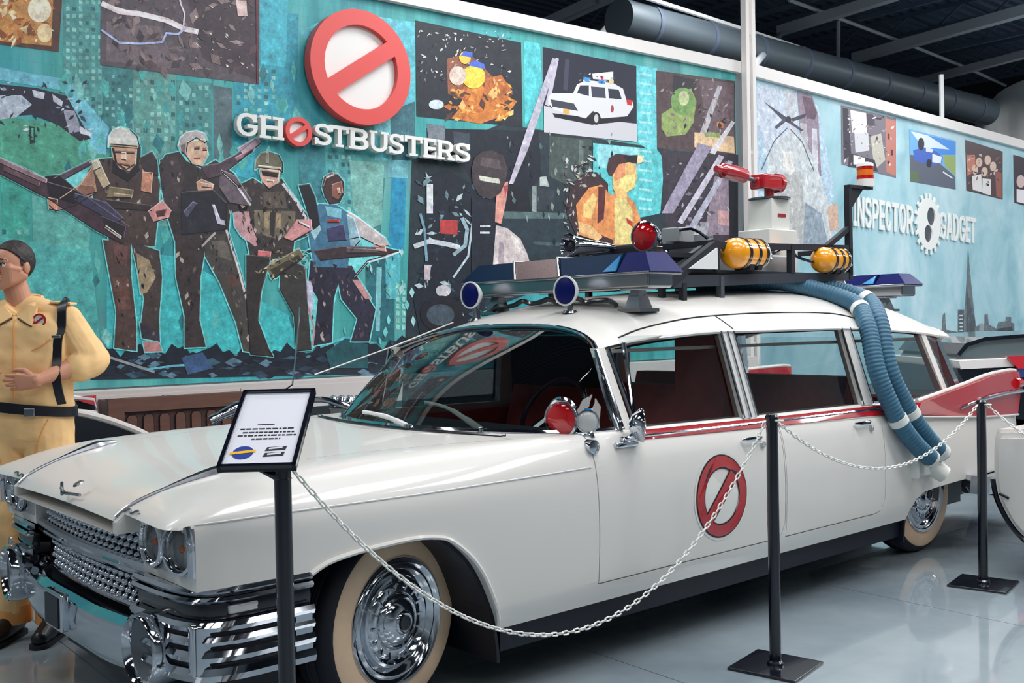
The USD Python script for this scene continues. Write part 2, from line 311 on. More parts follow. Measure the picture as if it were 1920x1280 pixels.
# city shapes on the right half of the sheet
prints(W1, 'printed_city', [
    ((60, 110, 122), [(725, 60), (778, 70), (778, 300), (735, 300)]),
    ((96, 190, 204), [(640, 20), (778, 42), (778, 190), (700, 220), (560, 60)]),
    ((40, 150, 190), [(735, 330), (762, 330), (758, 470), (728, 470)]), ((120, 190, 200), [(728, 300), (764, 304), (764, 334), (727, 332)]),
    ((70, 130, 134), [(668, 330), (722, 334), (712, 460), (680, 430)]), ((130, 190, 180), [(655, 300), (720, 306), (716, 420), (690, 430), (662, 390)]),
    ((44, 110, 120), [(684, 480), (740, 480), (740, 640), (690, 640)]), ((130, 200, 204), [(706, 500), (716, 500), (712, 620), (704, 620)]),
    ((90, 190, 200), [(722, 476), (752, 476), (748, 560), (724, 560)])] +
    [((150, 214, 200), [(742 + 11 * i, 530 + 13 * j), (749 + 11 * i, 531 + 13 * j), (749 + 11 * i, 540 + 13 * j), (742 + 11 * i, 539 + 13 * j)]) for i in range(3) for j in range(7)] +
    [((36, 52, 60), [(772, 300), (940, 232), (1380, 300), (1384, 470), (1200, 470), (760, 640)]),
    ((24, 32, 46), [(800, 240), (1010, 246), (1016, 330), (940, 420), (860, 300), (800, 300)]),
    ((120, 130, 140), [(800, 232), (835, 236), (832, 290), (806, 282)]), ((60, 70, 84), [(850, 246), (880, 250), (880, 300), (852, 290)]),
    ((70, 84, 82), [(1030, 255), (1110, 262), (1110, 330), (1060, 345), (1030, 330)]), ((104, 118, 112), [(1085, 262), (1094, 263), (1094, 345), (1086, 344)]),
    ((88, 200, 206), [(1012, 82), (982, 76), (984, 240), (1018, 180)]), ((110, 214, 222), [(1192, 122), (1232, 128), (1232, 290), (1196, 268)]),
    ((96, 204, 208), [(1112, 268), (1232, 280), (1246, 300), (1238, 400), (1190, 410), (1112, 340)]), ((150, 220, 226), [(1120, 270), (1200, 278), (1200, 320), (1120, 314)])] +
    [((168, 228, 232), [(1198, 136 + 18 * j), (1222, 139 + 18 * j), (1222, 143 + 18 * j), (1198, 140 + 18 * j)]) for j in range(15)] +
    [((40, 56, 66), [(938, 398), (1085, 408), (1085, 470), (940, 480)]), ((86, 110, 110), [(944, 396), (1084, 400), (1078, 410), (946, 410)]),
    ((70, 90, 94), [(1000, 452), (1060, 455), (1060, 462), (1000, 458)]), ((52, 60, 70), [(1004, 352), (1040, 356), (1040, 396), (1004, 392)]),
    ((150, 160, 160), [(998, 348), (1006, 348), (1006, 398), (998, 396)]), ((190, 200, 196), [(1012, 332), (1024, 330), (1030, 350), (1012, 348)]),
    ((22, 26, 38), [(950, 340), (990, 352), (996, 396), (946, 394)]),
    ((58, 50, 62), [(1240, 280), (1384, 290), (1384, 460), (1250, 450)]), ((150, 132, 146), [(1340, 330), (1380, 332), (1380, 440), (1320, 440)]),
    ((206, 160, 160), [(1346, 394), (1372, 396), (1370, 424), (1346, 420)]), ((170, 168, 176), [(1296, 415), (1330, 417), (1326, 444), (1296, 442)]), ((20, 22, 32), [(1366, 330), (1382, 330), (1384, 470), (1368, 450)])] +
    flecks(70, 1245, 1370, 300, 440, [(190, 180, 190), (90, 80, 96), (30, 30, 44), (130, 120, 140)], 2, 8) + flecks(60, 945, 1190, 250, 460, [(90, 110, 110), (24, 32, 44), (140, 156, 150)], 2, 9, 1.57) +
    flecks(60, 560, 775, 470, 650, [(120, 206, 206), (40, 90, 104), (170, 220, 220)], 3, 12, 1.57) +
    [((196, 190, 206), [(1036, 108), (1046, 112), (990, 280), (962, 345), (954, 345), (985, 250)]), ((160, 150, 172), [(1310, 268), (1335, 275), (1262, 400), (1240, 400)]), ((206, 200, 214), [(1348, 290), (1358, 294), (1280, 420), (1270, 416)]), ((180, 180, 196), [(1366, 300), (1374, 304), (1302, 430), (1290, 426)])], mu)
tw = []
for x0, x1, y0, y1, c in ((118, 192, -20, 330, (84, 160, 158)), (192, 250, 120, 330, (66, 138, 140)), (250, 330, 130, 420, (104, 168, 160)), (330, 400, 150, 330, (80, 150, 150)), (400, 436, 160, 420, (96, 120, 126)), (436, 560, 20, 230, (52, 158, 178)), (486, 540, -10, 120, (74, 186, 204)), (0, 60, 300, 470, (70, 176, 160)), (60, 170, 360, 560, (104, 190, 180)), (560, 610, 240, 470, (60, 140, 150)), (610, 668, 250, 420, (84, 170, 172)), (440, 480, 260, 330, (60, 180, 200)), (700, 776, 200, 300, (120, 206, 216)), (330, 372, 330, 480, (70, 190, 190))):
    tw.append((c, [(x0, y0), (x1, y0 + 6), (x1 - 4, y1 + 6), (x0 + 3, y1)]))
for x0, x1, y0, y1, dx, dy in ((124, 186, 0, 300, 12, 13), (198, 246, 140, 280, 11, 12), (256, 326, 150, 270, 13, 15), (336, 396, 160, 250, 12, 14), (444, 520, 130, 215, 13, 12), (4, 60, 430, 520, 14, 16), (616, 660, 290, 400, 12, 14)):
    y = y0
    while y < y1:
        x = x0
        while x < x1:
            if rnd.random() < .72: tw.append((rnd.choice([(136, 202, 194), (160, 214, 204), (50, 110, 116), (120, 186, 180)]), [(x, y), (x + dx * .55, y + 1), (x + dx * .55, y + dy * .6), (x, y + dy * .55)]))
            x += dx
        y += dy
tw += flecks(160, 120, 560, 120, 640, [(70, 170, 170), (100, 196, 190), (50, 128, 136), (84, 186, 180), (130, 206, 200)], 6, 26, 1.57)
prints(W1, 'printed_towers', tw, mu, d0=0.0046, step=0.0000015)
# green field and blue edged vehicle shape at the far left
prints(W1, 'printed_scene', [
    ((84, 170, 142), [(-30, 215), (150, 235), (205, 290), (160, 360), (-30, 330)]),
    ((120, 200, 220), [(-30, 120), (60, 138), (125, 148), (205, 240), (198, 290), (176, 286), (120, 170), (-30, 145)]),
    ((40, 40, 60), [(-30, 155), (70, 165), (125, 180), (170, 260), (150, 265), (110, 235), (60, 215), (-30, 222)]), ((196, 206, 220), [(0, 178), (40, 178), (60, 196), (30, 220), (0, 224)]),
    ((214, 218, 232), [(60, 168), (84, 174), (82, 186), (64, 182)]), ((214, 218, 232), [(98, 176), (118, 190), (116, 200), (100, 190)]), ((170, 172, 190), [(118, 205), (140, 208), (152, 246), (130, 250)]), ((226, 226, 236), [(150, 236), (172, 250), (172, 256), (150, 250)]),
    ((30, 60, 60), [(54, 236), (66, 238), (66, 268), (56, 270)]), ((100, 190, 160), [(59, 240), (63, 240), (63, 262), (59, 262)]),
    ((70, 196, 200), [(200, 470), (330, 480), (480, 560), (560, 600), (560, 690), (200, 690)]), ((90, 190, 186), [(-20, 440), (170, 470), (190, 660), (-20, 640)])] +
    flecks(60, 0, 170, 150, 260, [(60, 70, 90), (150, 170, 190), (40, 44, 66), (220, 226, 236)], 2, 9), mu)
# dark rubble along the bottom
pts = [(170, 668)] + [(x, 655 + 8 * math.sin(x * 0.09) + 6 * math.sin(x * 0.23) - max(0, (x - 560)) * 0.08) for x in range(190, 800, 12)] + [(800, 699), (170, 712)]
prints(W1, 'printed_rubble', [((26, 36, 50), pts)] + flecks(140, 190, 780, 664, 704, [(20, 26, 40), (44, 62, 84), (60, 96, 116), (30, 40, 56), (96, 130, 150)], 4, 18, 0.0) +
    [((150, 156, 166), stroke([(188, 664), (290, 697)], 5)), ((110, 196, 216), stroke([(276, 692), (330, 685), (352, 684)], 4)), ((60, 90, 130), [(340, 670), (380, 660), (400, 690), (352, 702)]), ((96, 190, 206), stroke([(600, 650), (650, 632), (690, 640)], 5)), ((34, 84, 92), [(610, 660), (648, 634), (690, 645), (690, 690), (620, 690)])], mu, d0=0.0066)
SK, SKD = (214, 166, 138), (176, 120, 100)
# ---- four printed workers in dark overalls and helmets (plain stand-ins)
f1 = [((78, 62, 60), [(165, 320), (185, 298), (212, 296), (232, 322), (262, 300), (292, 318), (300, 345), (297, 400), (290, 462), (205, 455), (195, 400), (175, 372)]),
    ((86, 66, 62), [(193, 450), (245, 452), (246, 520), (255, 600), (256, 658), (214, 652), (218, 585), (204, 510)]), ((116, 78, 74), [(212, 456), (240, 462), (238, 500), (216, 490)]), ((112, 76, 68), [(210, 520), (240, 520), (246, 580), (222, 580)]),
    ((74, 62, 60), [(245, 452), (298, 470), (304, 520), (298, 600), (300, 642), (264, 612), (270, 560), (256, 500)]), ((172, 150, 120), [(256, 474), (280, 488), (292, 520), (276, 548), (264, 552), (258, 510)]), ((60, 54, 68), [(262, 604), (298, 620), (300, 640), (266, 634)]), ((196, 140, 140), [(268, 640), (298, 640), (304, 658), (272, 660)]),
    ((60, 50, 54), [(262, 296), (285, 284), (294, 300), (296, 330), (270, 320)]), ((196, 176, 146), [(168, 304), (184, 298), (206, 346), (194, 354)]), ((216, 206, 182), [(170, 306), (182, 300), (188, 314), (176, 320)]),
    ((204, 142, 118), [(267, 322), (286, 324), (283, 362), (264, 358)]), ((126, 112, 86), [(205, 350), (250, 356), (246, 372), (200, 370)]), ((168, 148, 116), [(214, 362), (248, 366), (246, 371), (214, 369)]),
    ((56, 44, 46), [(200, 374), (284, 385), (284, 395), (205, 390)]), ((30, 28, 36), [(212, 300), (240, 324), (258, 305), (262, 318), (240, 340), (210, 322)]),
    ((190, 142, 118), [(174, 312), (150, 346), (112, 372), (92, 384), (104, 396), (140, 386), (182, 360)]), ((150, 106, 88), [(150, 346), (176, 348), (180, 360), (140, 372)]), ((214, 150, 124), [(90, 370), (108, 374), (106, 394), (92, 392)]),
    ((90, 70, 86), [(100, 334), (170, 300), (172, 308), (106, 344)]),
    ((72, 50, 62), [(0, 296), (60, 322), (92, 342), (148, 358), (242, 424), (232, 458), (180, 432), (90, 372), (66, 360), (0, 326)]), ((150, 120, 128), [(0, 296), (88, 336), (86, 344), (0, 306)]), ((110, 80, 90), [(8, 308), (76, 338), (72, 350), (6, 320)]),
    ((26, 24, 36), [(84, 330), (112, 328), (150, 362), (140, 382), (92, 366)]), ((64, 62, 90), [(140, 362), (200, 380), (232, 410), (216, 418), (140, 376)]), ((40, 34, 44), [(190, 405), (236, 424), (232, 446), (196, 424)]),
    ((204, 186, 176), stroke([(196, 424), (226, 446)], 6)), (SK, [(210, 274), (256, 277), (254, 308), (242, 321), (224, 317), (212, 300)]), ((150, 92, 78), [(222, 304), (246, 308), (244, 312), (224, 308)]), ((120, 84, 70), [(216, 282), (252, 284), (252, 288), (216, 286)]), ((236, 196, 168), [(228, 286), (236, 286), (236, 300), (228, 299)]),
    ((30, 24, 30), stroke([(212, 278), (218, 306), (236, 318), (252, 308)], 2.2)), ((222, 220, 214), [(203, 276), (204, 256), (212, 243), (226, 238), (244, 243), (257, 256), (262, 276), (255, 274), (208, 270)]), ((170, 156, 134), [(206, 268), (258, 272), (258, 278), (206, 274)]), ((52, 40, 40), [(258, 274), (264, 276), (262, 306), (256, 306)])]
f2 = [((58, 50, 56), [(298, 310), (310, 290), (336, 284), (350, 302), (376, 316), (404, 300), (440, 326), (470, 376), (462, 394), (432, 398), (428, 442), (328, 452), (312, 400), (302, 350)]), ((70, 58, 62), [(300, 300), (330, 292), (345, 330), (330, 400), (308, 380)]),
    ((62, 52, 54), [(328, 440), (388, 446), (376, 520), (374, 600), (386, 650), (346, 652), (346, 592), (330, 520)]), ((74, 70, 66), [(384, 440), (430, 438), (452, 510), (472, 588), (492, 640), (504, 664), (456, 658), (442, 604), (412, 530), (384, 480)]), ((112, 104, 96), [(396, 452), (424, 450), (436, 490), (410, 480)]), ((96, 70, 64), [(424, 516), (446, 514), (450, 534), (430, 540)]),
    ((222, 216, 216), stroke([(424, 430), (446, 500), (462, 560), (476, 610)], 4)), ((200, 190, 190), stroke([(372, 468), (404, 436)], 4)), ((80, 64, 74), [(376, 312), (412, 306), (442, 290), (480, 260), (492, 266), (452, 300), (416, 328), (390, 336)]), ((204, 176, 190), [(446, 278), (480, 258), (490, 268), (458, 292)]), ((150, 112, 124), [(440, 296), (478, 276), (474, 284), (446, 302)]),
    ((110, 96, 106), [(414, 318), (442, 330), (472, 376), (466, 386), (430, 380), (410, 350)]), ((224, 220, 222), stroke([(416, 322), (446, 350), (470, 384)], 3)), (SK, [(368, 342), (378, 336), (402, 346), (400, 356), (372, 362)]), ((222, 176, 160), [(376, 342), (400, 346), (398, 352), (378, 350)]),
    ((40, 40, 52), [(340, 360), (400, 356), (424, 380), (424, 430), (340, 440)]), ((86, 84, 110), [(344, 398), (362, 378), (370, 382), (352, 408)]), ((204, 204, 222), [(398, 384), (402, 384), (412, 410), (422, 414), (424, 424), (408, 420)]), ((220, 154, 150), [(278, 396), (304, 376), (322, 396), (318, 408), (288, 416)]), ((80, 44, 48), [(292, 396), (312, 392), (308, 404), (294, 406)]),
    ((222, 186, 160), [(350, 266), (384, 260), (390, 290), (378, 312), (360, 308), (348, 290)]), ((190, 120, 104), [(362, 294), (380, 294), (376, 298), (364, 298)]), ((120, 84, 76), [(364, 276), (374, 274), (374, 279), (364, 280)]), ((150, 96, 84), [(380, 276), (388, 276), (388, 282), (380, 282)]),
    ((190, 182, 182), [(334, 274), (338, 258), (350, 248), (368, 245), (384, 250), (389, 264), (384, 268), (368, 258), (352, 268), (348, 290), (340, 284)]), ((120, 106, 110), [(338, 272), (348, 268), (348, 290), (341, 286)])]
f3 = [((62, 54, 54), [(436, 352), (474, 334), (500, 350), (528, 334), (556, 376), (582, 412), (576, 442), (552, 452), (548, 484), (470, 486), (456, 420)]), ((96, 84, 74), [(494, 360), (534, 358), (538, 390), (494, 390)]), ((120, 110, 92), [(476, 394), (554, 396), (552, 436), (520, 448), (478, 436)]), ((168, 146, 116), [(496, 398), (506, 398), (504, 430), (496, 426)]), ((168, 146, 116), [(518, 400), (528, 400), (526, 430), (518, 428)]), ((54, 46, 48), [(506, 398), (517, 398), (514, 446), (506, 440)]),
    ((204, 156, 160), [(438, 398), (466, 396), (474, 430), (486, 458), (478, 462), (452, 442), (440, 424)]), ((224, 214, 214), stroke([(530, 344), (556, 378), (574, 410)], 5)), ((216, 150, 150), [(556, 412), (584, 412), (584, 432), (548, 452), (532, 446)]), ((230, 220, 216), stroke([(560, 416), (580, 426)], 3)), ((222, 120, 120), [(484, 470), (508, 472), (506, 488), (482, 490)]),
    ((52, 46, 46), [(462, 478), (508, 482), (490, 545), (484, 600), (505, 655), (512, 668), (470, 664), (462, 560)]), ((60, 58, 58), [(528, 480), (572, 500), (576, 560), (584, 655), (556, 658), (552, 592), (524, 540)]), ((120, 110, 84), [(500, 500), (560, 466), (570, 480), (510, 524)]), ((64, 58, 44), [(506, 505), (560, 476), (566, 486), (516, 520)]),
    ((214, 166, 148), [(487, 316), (524, 320), (521, 344), (505, 354), (492, 342)]), ((34, 26, 28), [(490, 320), (522, 324), (520, 332), (506, 330), (492, 328)]), ((236, 222, 214), [(500, 336), (514, 338), (512, 341), (501, 340)]), ((112, 108, 88), [(478, 318), (480, 300), (490, 287), (504, 284), (522, 290), (530, 306), (530, 324), (524, 318), (484, 314)]), ((150, 146, 128), [(499, 286), (503, 286), (503, 306), (499, 306)]), ((190, 186, 168), [(484, 310), (526, 314), (526, 318), (484, 314)])]
f3 += flecks(46, 480, 580, 466, 520, [(196, 184, 150), (60, 52, 40), (150, 136, 100), (34, 30, 30)], 2, 6)
f4 = [((40, 38, 58), [(582, 488), (644, 498), (626, 560), (622, 642), (588, 648), (596, 560), (578, 530)]), ((46, 44, 66), [(628, 498), (660, 498), (684, 548), (704, 580), (692, 640), (658, 640), (670, 598), (640, 560)]), ((206, 150, 150), [(660, 524), (674, 524), (696, 560), (684, 560)]), ((206, 204, 230), [(568, 524), (586, 528), (588, 580), (578, 590)]), ((206, 150, 146), stroke([(576, 570), (590, 620), (586, 650)], 3)),
    ((70, 120, 150), [(574, 408), (598, 382), (630, 384), (652, 398), (664, 430), (656, 470), (652, 502), (588, 500), (580, 450)]), ((130, 196, 210), [(610, 386), (640, 392), (640, 410), (614, 404)]), ((170, 210, 220), [(576, 400), (592, 396), (602, 430), (590, 450), (580, 430)]), ((60, 60, 96), [(612, 428), (644, 420), (650, 450), (616, 452)]), ((190, 40, 40), [(614, 412), (636, 412), (636, 417), (614, 417)]),
    ((206, 196, 196), [(652, 396), (672, 408), (722, 446), (730, 460), (712, 462), (676, 444), (656, 448)]), ((150, 186, 200), [(650, 402), (664, 410), (676, 450), (658, 470)]), ((60, 48, 54), [(588, 470), (640, 462), (722, 464), (748, 470), (722, 478), (660, 482), (600, 488)]), ((96, 84, 88), [(650, 464), (712, 468), (710, 474), (650, 474)]), ((220, 160, 150), [(700, 456), (722, 460), (724, 472), (706, 470)]), ((206, 206, 214), stroke([(664, 520), (690, 490), (724, 480), (750, 470)], 3)),
    ((30, 30, 40), [(560, 348), (580, 345), (592, 372), (600, 420), (588, 430), (574, 390)]), ((66, 44, 46), [(604, 352), (608, 332), (620, 325), (634, 327), (644, 340), (645, 362), (636, 380), (618, 382), (608, 366)]), ((140, 90, 80), [(622, 346), (640, 340), (643, 362), (634, 376), (622, 368)]), ((200, 170, 166), stroke([(606, 350), (612, 332), (626, 326)], 3)), ((206, 160, 140), [(632, 354), (636, 352), (638, 362), (634, 364)])]
from shapely.ops import unary_union
def figure(f, name, d0, rim=(128, 226, 226), n=230, marks=((30, 26, 34), (120, 104, 98), (84, 70, 74), (22, 22, 32), (186, 172, 160), (60, 54, 66))):
    sil = unary_union([Polygon(q).buffer(0) for _, q in f]); big = sil.buffer(2.2, join_style=1); x0, y0, x1, y1 = sil.bounds; low = f[:3]
    out = [(rim, list(g.exterior.coords)) for g in getattr(big, 'geoms', [big])] + f[:8]
    dark = unary_union([Polygon(q).buffer(0) for c, q in f if sum(c) < 330])
    for c, q in flecks(n, x0, x1, y0, y1, list(marks), 1.5, 7, 1.2) + flecks(n // 2, x0, x1, y0, y1, list(marks), 2, 9, 1.9):
        p = Polygon(q).buffer(0)
        if dark.contains(p.centroid): p = p.intersection(dark); out += [(c, list(g.exterior.coords)) for g in getattr(p, 'geoms', [p]) if g.geom_type == 'Polygon' and g.area > .5]
    out += f[8:]
    for c, q in f[8:]:                                            # edge strokes: dark below, pale above each shape
        if len(q) < 4 or Polygon(q).buffer(0).area < 40: continue
        L = LineString(q[:max(3, len(q) // 2)]); s_ = L.buffer(.8, cap_style=2); out.append(((min(255, c[0] + 60), min(255, c[1] + 58), min(255, c[2] + 56)), list(s_.exterior.coords)))
        L = LineString(q[len(q) // 2:]); s_ = L.buffer(.9, cap_style=2); out.append(((24, 22, 30), list(s_.exterior.coords)))
    return prints(W1, name, out, mu, d0=d0, step=0.000008)
for f in (f1, f2, f3, f4): figure(f, 'printed_worker', 0.010)
# ---- printed back view with black backpack, printed man in an orange jacket
bk = [((26, 34, 48), [(798, 330), (840, 318), (892, 350), (925, 380), (930, 420), (925, 520), (900, 600), (860, 640), (790, 640), (775, 560), (800, 480)])] + flecks(150, 785, 915, 330, 630, [(18, 22, 34), (60, 84, 100), (120, 150, 160), (36, 50, 66), (190, 206, 210)], 2, 11) + \
    [((190, 66, 66), [(824, 412), (858, 412), (858, 440), (826, 438)]), ((222, 226, 228), stroke([(806, 345), (806, 400)], 12)), ((206, 214, 218), stroke([(776, 462), (806, 452), (840, 458), (862, 464)], 9)), ((160, 186, 196), stroke([(866, 408), (876, 430), (872, 460), (850, 478)], 7)), ((190, 210, 216), stroke([(888, 400), (878, 480), (850, 520)], 4)), ((120, 160, 176), stroke([(788, 400), (796, 430), (800, 490)], 5)),
    ((30, 36, 50), [(884, 370), (930, 380), (926, 520), (884, 540)]), ((214, 220, 222), stroke([(900, 424), (920, 424)], 4)), ((214, 220, 222), stroke([(900, 436), (918, 436)], 4)), ((204, 200, 204), ell(831, 545, 14, 11)), ((30, 30, 40), ell(828, 588, 40, 34)), ((70, 84, 96), ell(826, 590, 26, 20)), ((206, 190, 196), [(795, 496), (808, 496), (806, 525), (796, 524)]),
    ((228, 160, 144), [(934, 344), (953, 340), (950, 372), (940, 420), (928, 416), (930, 374)]), ((210, 80, 90), [(944, 350), (952, 346), (948, 370)]), ((68, 58, 62), [(884, 316), (890, 295), (904, 284), (924, 282), (944, 292), (952, 316), (948, 340), (938, 362), (920, 374), (898, 366), (886, 344)]), ((206, 206, 192), [(898, 329), (936, 335), (938, 344), (920, 342), (900, 338)]), ((96, 84, 86), [(904, 294), (936, 300), (940, 318), (900, 310)]),
    ((214, 200, 198), [(930, 422), (952, 428), (976, 448), (988, 474), (996, 500), (924, 502)]), ((176, 158, 168), [(936, 452), (944, 456), (944, 500), (934, 500)]), ((236, 226, 222), [(956, 436), (974, 452), (982, 474), (964, 460)])]
prints(W1, 'printed_back_view', bk, mu, d0=0.010, step=0.00002)
om = [((62, 44, 48), [(1070, 350), (1092, 326), (1118, 322), (1140, 344), (1140, 420), (1160, 460), (1080, 440), (1062, 400)])] + flecks(70, 1058, 1100, 300, 440, [(30, 28, 38), (170, 160, 150), (90, 70, 76), (210, 206, 200)], 2, 7) + flecks(18, 1094, 1116, 274, 330, [(30, 30, 44), (200, 204, 204)], 3, 6, 0.3) + \
    [((232, 150, 90), [(1080, 384), (1104, 352), (1128, 346), (1146, 366), (1164, 356), (1190, 380), (1204, 420), (1204, 456), (1150, 462), (1086, 440)]), ((244, 206, 130), [(1094, 384), (1112, 362), (1120, 372), (1108, 410), (1094, 406)]), ((236, 214, 140), [(1152, 372), (1172, 368), (1186, 396), (1186, 458), (1152, 458)]), ((96, 44, 50), [(1122, 350), (1136, 350), (1132, 410), (1120, 420)]), ((70, 40, 46), [(1126, 440), (1150, 450), (1150, 462), (1120, 460)]), ((200, 60, 50), [(1174, 408), (1186, 416), (1186, 426), (1176, 418)]), ((240, 190, 130), [(1084, 414), (1110, 424), (1130, 444), (1120, 452), (1086, 434)]),
    ((238, 190, 120), [(1148, 326), (1170, 300), (1192, 308), (1194, 334), (1190, 352), (1176, 360), (1176, 374), (1158, 372), (1150, 354)]), ((246, 222, 140), [(1164, 330), (1190, 326), (1190, 350), (1174, 360), (1160, 350)]), ((232, 150, 106), [(1152, 310), (1172, 304), (1172, 330), (1152, 340)]), ((70, 42, 46), [(1138, 316), (1142, 296), (1156, 288), (1174, 290), (1206, 296), (1204, 306), (1178, 304), (1160, 308), (1148, 330), (1142, 328)]), ((30, 24, 30), [(1168, 292), (1200, 290), (1198, 302), (1176, 304)]), ((246, 216, 170), [(1196, 290), (1208, 292), (1204, 304), (1194, 308)])]
prints(W1, 'printed_man', om, mu, d0=0.010, step=0.00002)
# ---- printed pictures along the top of the sheet
def picture(wall, quad, base, inner, parent, d0=0.007):
    return prints(wall, 'printed_picture', [(base, quad)] + inner, parent, d0=d0, step=0.00002)
picture(W1, [(-40, -20), (118, -20), (110, 97), (-40, 78)], (92, 62, 52), [((214, 150, 84), [(-30, -10), (100, -10), (96, 86), (-30, 74)])] + flecks(70, -20, 96, -10, 82, [(250, 224, 170), (255, 240, 206), (200, 120, 60), (150, 84, 50)], 4, 14) + [((255, 240, 210), ell(74, 18, 22, 24)), ((252, 220, 170), ell(84, 62, 14, 18))], mu)
lb = [((96, 86, 94), [(190, -20), (484, -20), (484, 158), (188, 122)]), ((120, 106, 112), [(200, 40), (300, 50), (330, 130), (200, 115)]), ((74, 62, 70), [(350, -10), (480, -10), (480, 150), (380, 110)])] + flecks(120, 210, 476, -10, 136, [(130, 110, 110), (70, 60, 70), (150, 130, 130), (90, 70, 76)], 4, 16) + flecks(24, 350, 474, 10, 130, [(226, 220, 220), (240, 226, 210)], 1.5, 5, 0.7) + \
    [((250, 226, 230), stroke([(190, 6), (225, 22), (262, 26), (312, 38), (345, 54), (372, 60)], 10)), ((255, 250, 250), stroke([(192, 8), (262, 28), (312, 40), (345, 56), (370, 60)], 5)), ((190, 206, 250), stroke([(190, 56), (224, 80), (262, 82), (304, 79), (312, 62), (334, 64), (346, 54)], 4)), ((236, 214, 226), stroke([(336, -5), (340, 10), (346, 25), (344, 50)], 3)), ((236, 206, 200), [(442, 0), (462, 2), (464, 30), (446, 30)]), ((110, 50, 60), [(480, -20), (486, -20), (486, 158), (481, 156)])]
prints(W1, 'printed_picture', lb, mu, d0=0.007, step=0.00002)
fire = [((34, 40, 50), [(779, 38), (977, 80), (980, 238), (781, 218)]), ((150, 90, 66), [(838, 110), (880, 100), (930, 150), (900, 200), (840, 176)]), ((216, 130, 60), [(862, 168), (910, 160), (970, 190), (950, 215), (900, 232), (846, 222), (868, 196)]), ((196, 110, 60), [(900, 150), (940, 140), (960, 170), (920, 190)])] + flecks(90, 840, 960, 150, 225, [(240, 160, 70), (200, 110, 50), (255, 200, 120), (90, 60, 50)], 3, 12) + flecks(110, 782, 960, 55, 150, [(226, 220, 214), (150, 140, 140), (30, 34, 44), (240, 236, 230)], 1.5, 5) + \
    [((246, 214, 80), ell(888, 144, 22, 22)), ((246, 204, 90), ell(872, 108, 11, 12)), ((70, 100, 200), [(864, 104), (870, 96), (886, 98), (886, 108)]), ((80, 110, 206), [(876, 122), (890, 112), (908, 120), (910, 130)]), ((226, 206, 190), ell(858, 142, 16, 18)), ((206, 220, 226), ell(818, 196, 14, 9))]
prints(W1, 'printed_picture', fire, mu, d0=0.007, step=0.00002)
cq = [((30, 34, 52), [(1018, 88), (1193, 124), (1194, 267), (1020, 248)]), ((206, 204, 210), [(1020, 198), (1110, 222), (1194, 232), (1194, 266), (1020, 248)]), ((60, 64, 84), [(1060, 110), (1068, 112), (1064, 170), (1056, 168)]), ((196, 190, 206), [(1042, 108), (1048, 110), (1030, 200), (1022, 196)]), ((20, 22, 34), [(1036, 212), (1120, 222), (1185, 214), (1186, 226), (1110, 234), (1040, 220)]),
    ((222, 222, 224), [(1028, 182), (1034, 174), (1078, 174), (1120, 184), (1186, 190), (1188, 200), (1176, 218), (1128, 222), (1112, 208), (1098, 222), (1040, 206), (1028, 194)]), ((222, 222, 224), [(1074, 176), (1082, 158), (1100, 150), (1150, 156), (1168, 166), (1176, 192), (1120, 186)]), ((40, 46, 62), [(1082, 174), (1088, 160), (1104, 160), (1104, 180)]), ((60, 66, 82), [(1108, 162), (1134, 164), (1136, 184), (1110, 182)]), ((40, 46, 62), [(1140, 166), (1160, 168), (1166, 186), (1142, 184)]), ((60, 150, 214), [(1094, 144), (1108, 146), (1106, 154), (1094, 152)]), ((60, 140, 210), [(1122, 148), (1136, 150), (1134, 158), (1122, 156)]), ((230, 230, 230), [(1110, 138), (1150, 134), (1150, 150), (1112, 148)]), ((220, 60, 60), ell(1128, 146, 4, 4)), ((200, 40, 50), [(1174, 186), (1186, 188), (1184, 198), (1176, 196)]), ((220, 200, 150), ell(1146, 153, 5, 5)), ((24, 26, 36), ell(1118, 222, 8, 12)), ((200, 200, 200), ell(1118, 222, 4, 8)), ((60, 64, 76), [(1032, 186), (1076, 194), (1084, 208), (1036, 200)]), ((236, 170, 70), [(1056, 204), (1068, 206), (1068, 214), (1056, 212)]), ((170, 60, 70), ell(1148, 204, 3, 7))] + flecks(20, 1084, 1160, 136, 156, [(230, 230, 232), (60, 60, 80)], 1, 4)
prints(W1, 'printed_picture', cq, mu, m='print_plain', d0=0.007, step=0.00002)
gq = [((84, 66, 68), [(1230, 132), (1378, 152), (1380, 290), (1232, 278)]), ((40, 36, 46), [(1262, 140), (1306, 150), (1300, 180), (1262, 176)]), ((110, 90, 96), [(1310, 148), (1376, 156), (1376, 260), (1330, 260)]), ((150, 170, 100), [(1240, 214), (1262, 200), (1274, 170), (1296, 166), (1306, 190), (1300, 230), (1286, 252), (1250, 256), (1240, 240)]), ((120, 160, 90), ell(1280, 190, 22, 26)), ((196, 206, 150), ell(1282, 184, 10, 14)), ((236, 200, 160), [(1302, 248), (1376, 256), (1378, 288), (1302, 276)]), ((150, 170, 96), [(1322, 246), (1350, 250), (1350, 258), (1322, 256)]), ((200, 120, 60), [(1344, 228), (1358, 230), (1356, 240), (1344, 238)]), ((196, 190, 196), [(1346, 160), (1354, 162), (1324, 250), (1312, 250)]), ((226, 222, 226), [(1372, 226), (1378, 230), (1340, 290), (1330, 286)])] + flecks(60, 1236, 1372, 150, 250, [(130, 110, 112), (40, 36, 44), (176, 160, 160)], 2, 7)
prints(W1, 'printed_picture', gq, mu, d0=0.007, step=0.00002)
